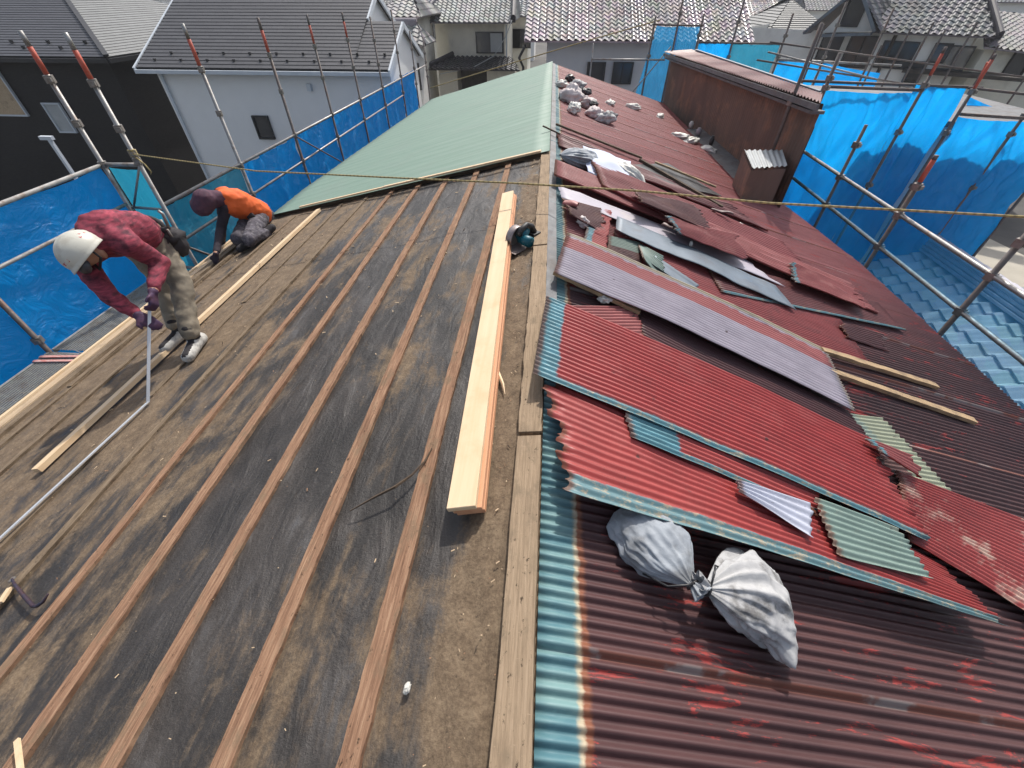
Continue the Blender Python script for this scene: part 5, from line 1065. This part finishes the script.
def worker2():
    E_ = empty('person', (-3.5, 4.7, zl(-3.5)), 'worker in orange vest and dark hood crouching at the left eave', 'person')
    vest = M('orange_vest', (.70,.13,.025), (.60,.10,.02), 5, .75, .3, 40); hood = M('dark_plum_hood', (.055,.03,.05), (.10,.04,.06), 30, .85, .3, 60); dark = M('dark_sleeve', (.02,.018,.026), (.04,.03,.04), 12, .85, .3, 50); pat = M('patterned_dark_trousers', (.02,.018,.024), (.11,.10,.12), 16, .9, .3, 50, dirt=(.28,.26,.27), dscale=26, damt=.4)
    hip = onY(262,214,4.95); neck = onY(224,198,4.52); head = onY(205,200,4.36); sN = onY(226,207,4.48); sF = onY(221,193,4.66); el = onY(221,228,4.40); hd = onL(216,254,.10)
    chest = neck.lerp(hip, .3); kn = onL(249,240,.10); kn2 = kn+Vector((-.22,.12,-.05)); ft = onL(266,232,.06); ft.z = zl(ft.x)+.05; toe = onL(240,249,.05)
    ef = sF+Vector((-.08,-.05,-.25)); hf_ = Vector((-3.95,4.62,zl(-3.95)+.0))
    segs = [(hip, chest, .12, .125), (chest, neck, .11, .06), (neck, head, .055, .055), (chest, sN, .08, .058), (chest, sF, .08, .058), (sN, el, .05, .041), (el, hd, .04, .028), (sF, ef, .05, .04), (ef, hf_, .04, .028), (hip, kn, .085, .058), (kn, ft, .055, .04), (hip+Vector((-.12,0,0)), kn2, .085, .058), (kn2, ft+Vector((-.2,.1,-.05)), .055, .04)]
    hs = []; hand(hs, hd, Vector((-.15,-.3,-.6)), (.3,-.8,.3), .9, .6); hand(hs, hf_, Vector((-.1,-.4,-.4)), (0,-.5,.7), .9, .6)
    tube_body(segs+hs, [(head, .098, (1,.86,1.05))], .010, 3, 'body', [skin, glove_b], E_, lambda c_: 1 if ((c_-hd).length < .16 and c_.z < hd.z+.02) or ((c_-hf_).length < .16 and c_.z < hf_.z+.02) else 0)
    tube_body([(sN, el, .062, .052), (el, el.lerp(hd,.9), .05, .037), (sF, ef, .062, .052), (ef, ef.lerp(hf_,.9), .05, .037), (sN, sF, .07, .07)], (), .011, 3, 'shirt', [dark], E_, disp=.005)
    vo = tube_body([(hip.lerp(chest,.12), chest, .150, .165), (chest, neck, .152, .098), (chest, sN.lerp(chest,.25), .12, .10), (chest, sF.lerp(chest,.25), .12, .10)], (), .012, 3, 'vest', [vest], E_, disp=.008, dscale=12)
    tube_body([(head, head, .118, .118), (head, head+Vector((-.03,-.05,-.05)), .118, .105), (neck, head, .085, .10)], [(head+Vector((-.07,-.06,.0)), .05, (1.2,1,.5))], .011, 2, 'hood', [hood], E_, disp=.006)
    tube_body([(hip, kn, .105, .078), (kn, ft, .074, .055), (hip+Vector((-.12,0,0)), kn2, .105, .078), (kn2, ft+Vector((-.2,.1,-.05)), .074, .055), (hip, hip+Vector((-.1,0,0)), .135, .13)], (), .012, 3, 'trousers', [pat], E_, disp=.010)
    tube_body([(ft, ft+Vector((.04,.08,.03)), .05, .045)], (), .011, 2, 'shoe', [blkc], E_); tube_body([(toe, toe+Vector((.05,.10,.02)), .042, .05)], (), .011, 2, 'shoe', [blkc], E_)
    q = hip.lerp(neck, .45)+Vector((.10,-.12,-.06)); MB().ball(q, .05, 16, 10, 0, (1,.7,1)).build('tool_pouch', blkc, E_, True)
worker2()
# ------------------------------------------------------------------ haze
hz = MB().box((0, 190, 1.0), (840, 840, 19.6)).build('haze', bpy.data.materials.new('haze_air')); tag(hz, kind='stuff'); hm = hz.data.materials[0]; hm.use_nodes = True
hn = hm.node_tree; hn.nodes.remove(hn.nodes['Principled BSDF']); pv_ = hn.nodes.new('ShaderNodeVolumePrincipled'); pv_.inputs['Color'].default_value = (.93,.94,.96,1); pv_.inputs['Density'].default_value = .0007; pv_.inputs['Anisotropy'].default_value = .3
hn.links.new(pv_.outputs[0], hn.nodes['Material Output'].inputs['Volume'])
# ------------------------------------------------------------------ light, sky, camera
W_ = bpy.data.worlds.new('World'); S.world = W_; W_.use_nodes = True; nt = W_.node_tree
sk = nt.nodes.new('ShaderNodeTexSky'); sk.sky_type = 'NISHITA'; sk.sun_disc = False; AZ, EL = 14, 50
sk.sun_elevation = math.radians(EL); sk.sun_rotation = math.radians(AZ); sk.dust_density = 3.5; sk.air_density = 1.0
bg = nt.nodes['Background']; hs_ = nt.nodes.new('ShaderNodeHueSaturation'); hs_.inputs['Saturation'].default_value = .62; nt.links.new(sk.outputs[0], hs_.inputs['Color']); nt.links.new(hs_.outputs[0], bg.inputs[0]); bg.inputs[1].default_value = .145
sl = bpy.data.lights.new('sun', 'SUN'); sl.energy = 3.2; sl.angle = math.radians(1.2); sl.color = (1,.955,.89)
so = bpy.data.objects.new('sun', sl); COL.objects.link(so); so.rotation_euler = (math.radians(-(90-EL)), 0, math.radians(-AZ))
cd = bpy.data.cameras.new('camera'); co = bpy.data.objects.new('camera', cd); COL.objects.link(co); cd.sensor_width = 36; cd.lens = FOC/1024*36; cd.clip_start = .02; cd.clip_end = 3000
co.rotation_euler = (math.radians(90)-PITCH, 0, YAW); S.camera = co
S.view_settings.view_transform = 'Standard'; S.view_settings.look = 'None'; S.view_settings.exposure = 0.36; S.view_settings.gamma = 1

for o_ in bpy.data.objects:
    if 'label' in o_ and not 4 <= len(o_['label'].split()) <= 16: print('LONGLABEL', len(o_['label'].split()), o_['label'])
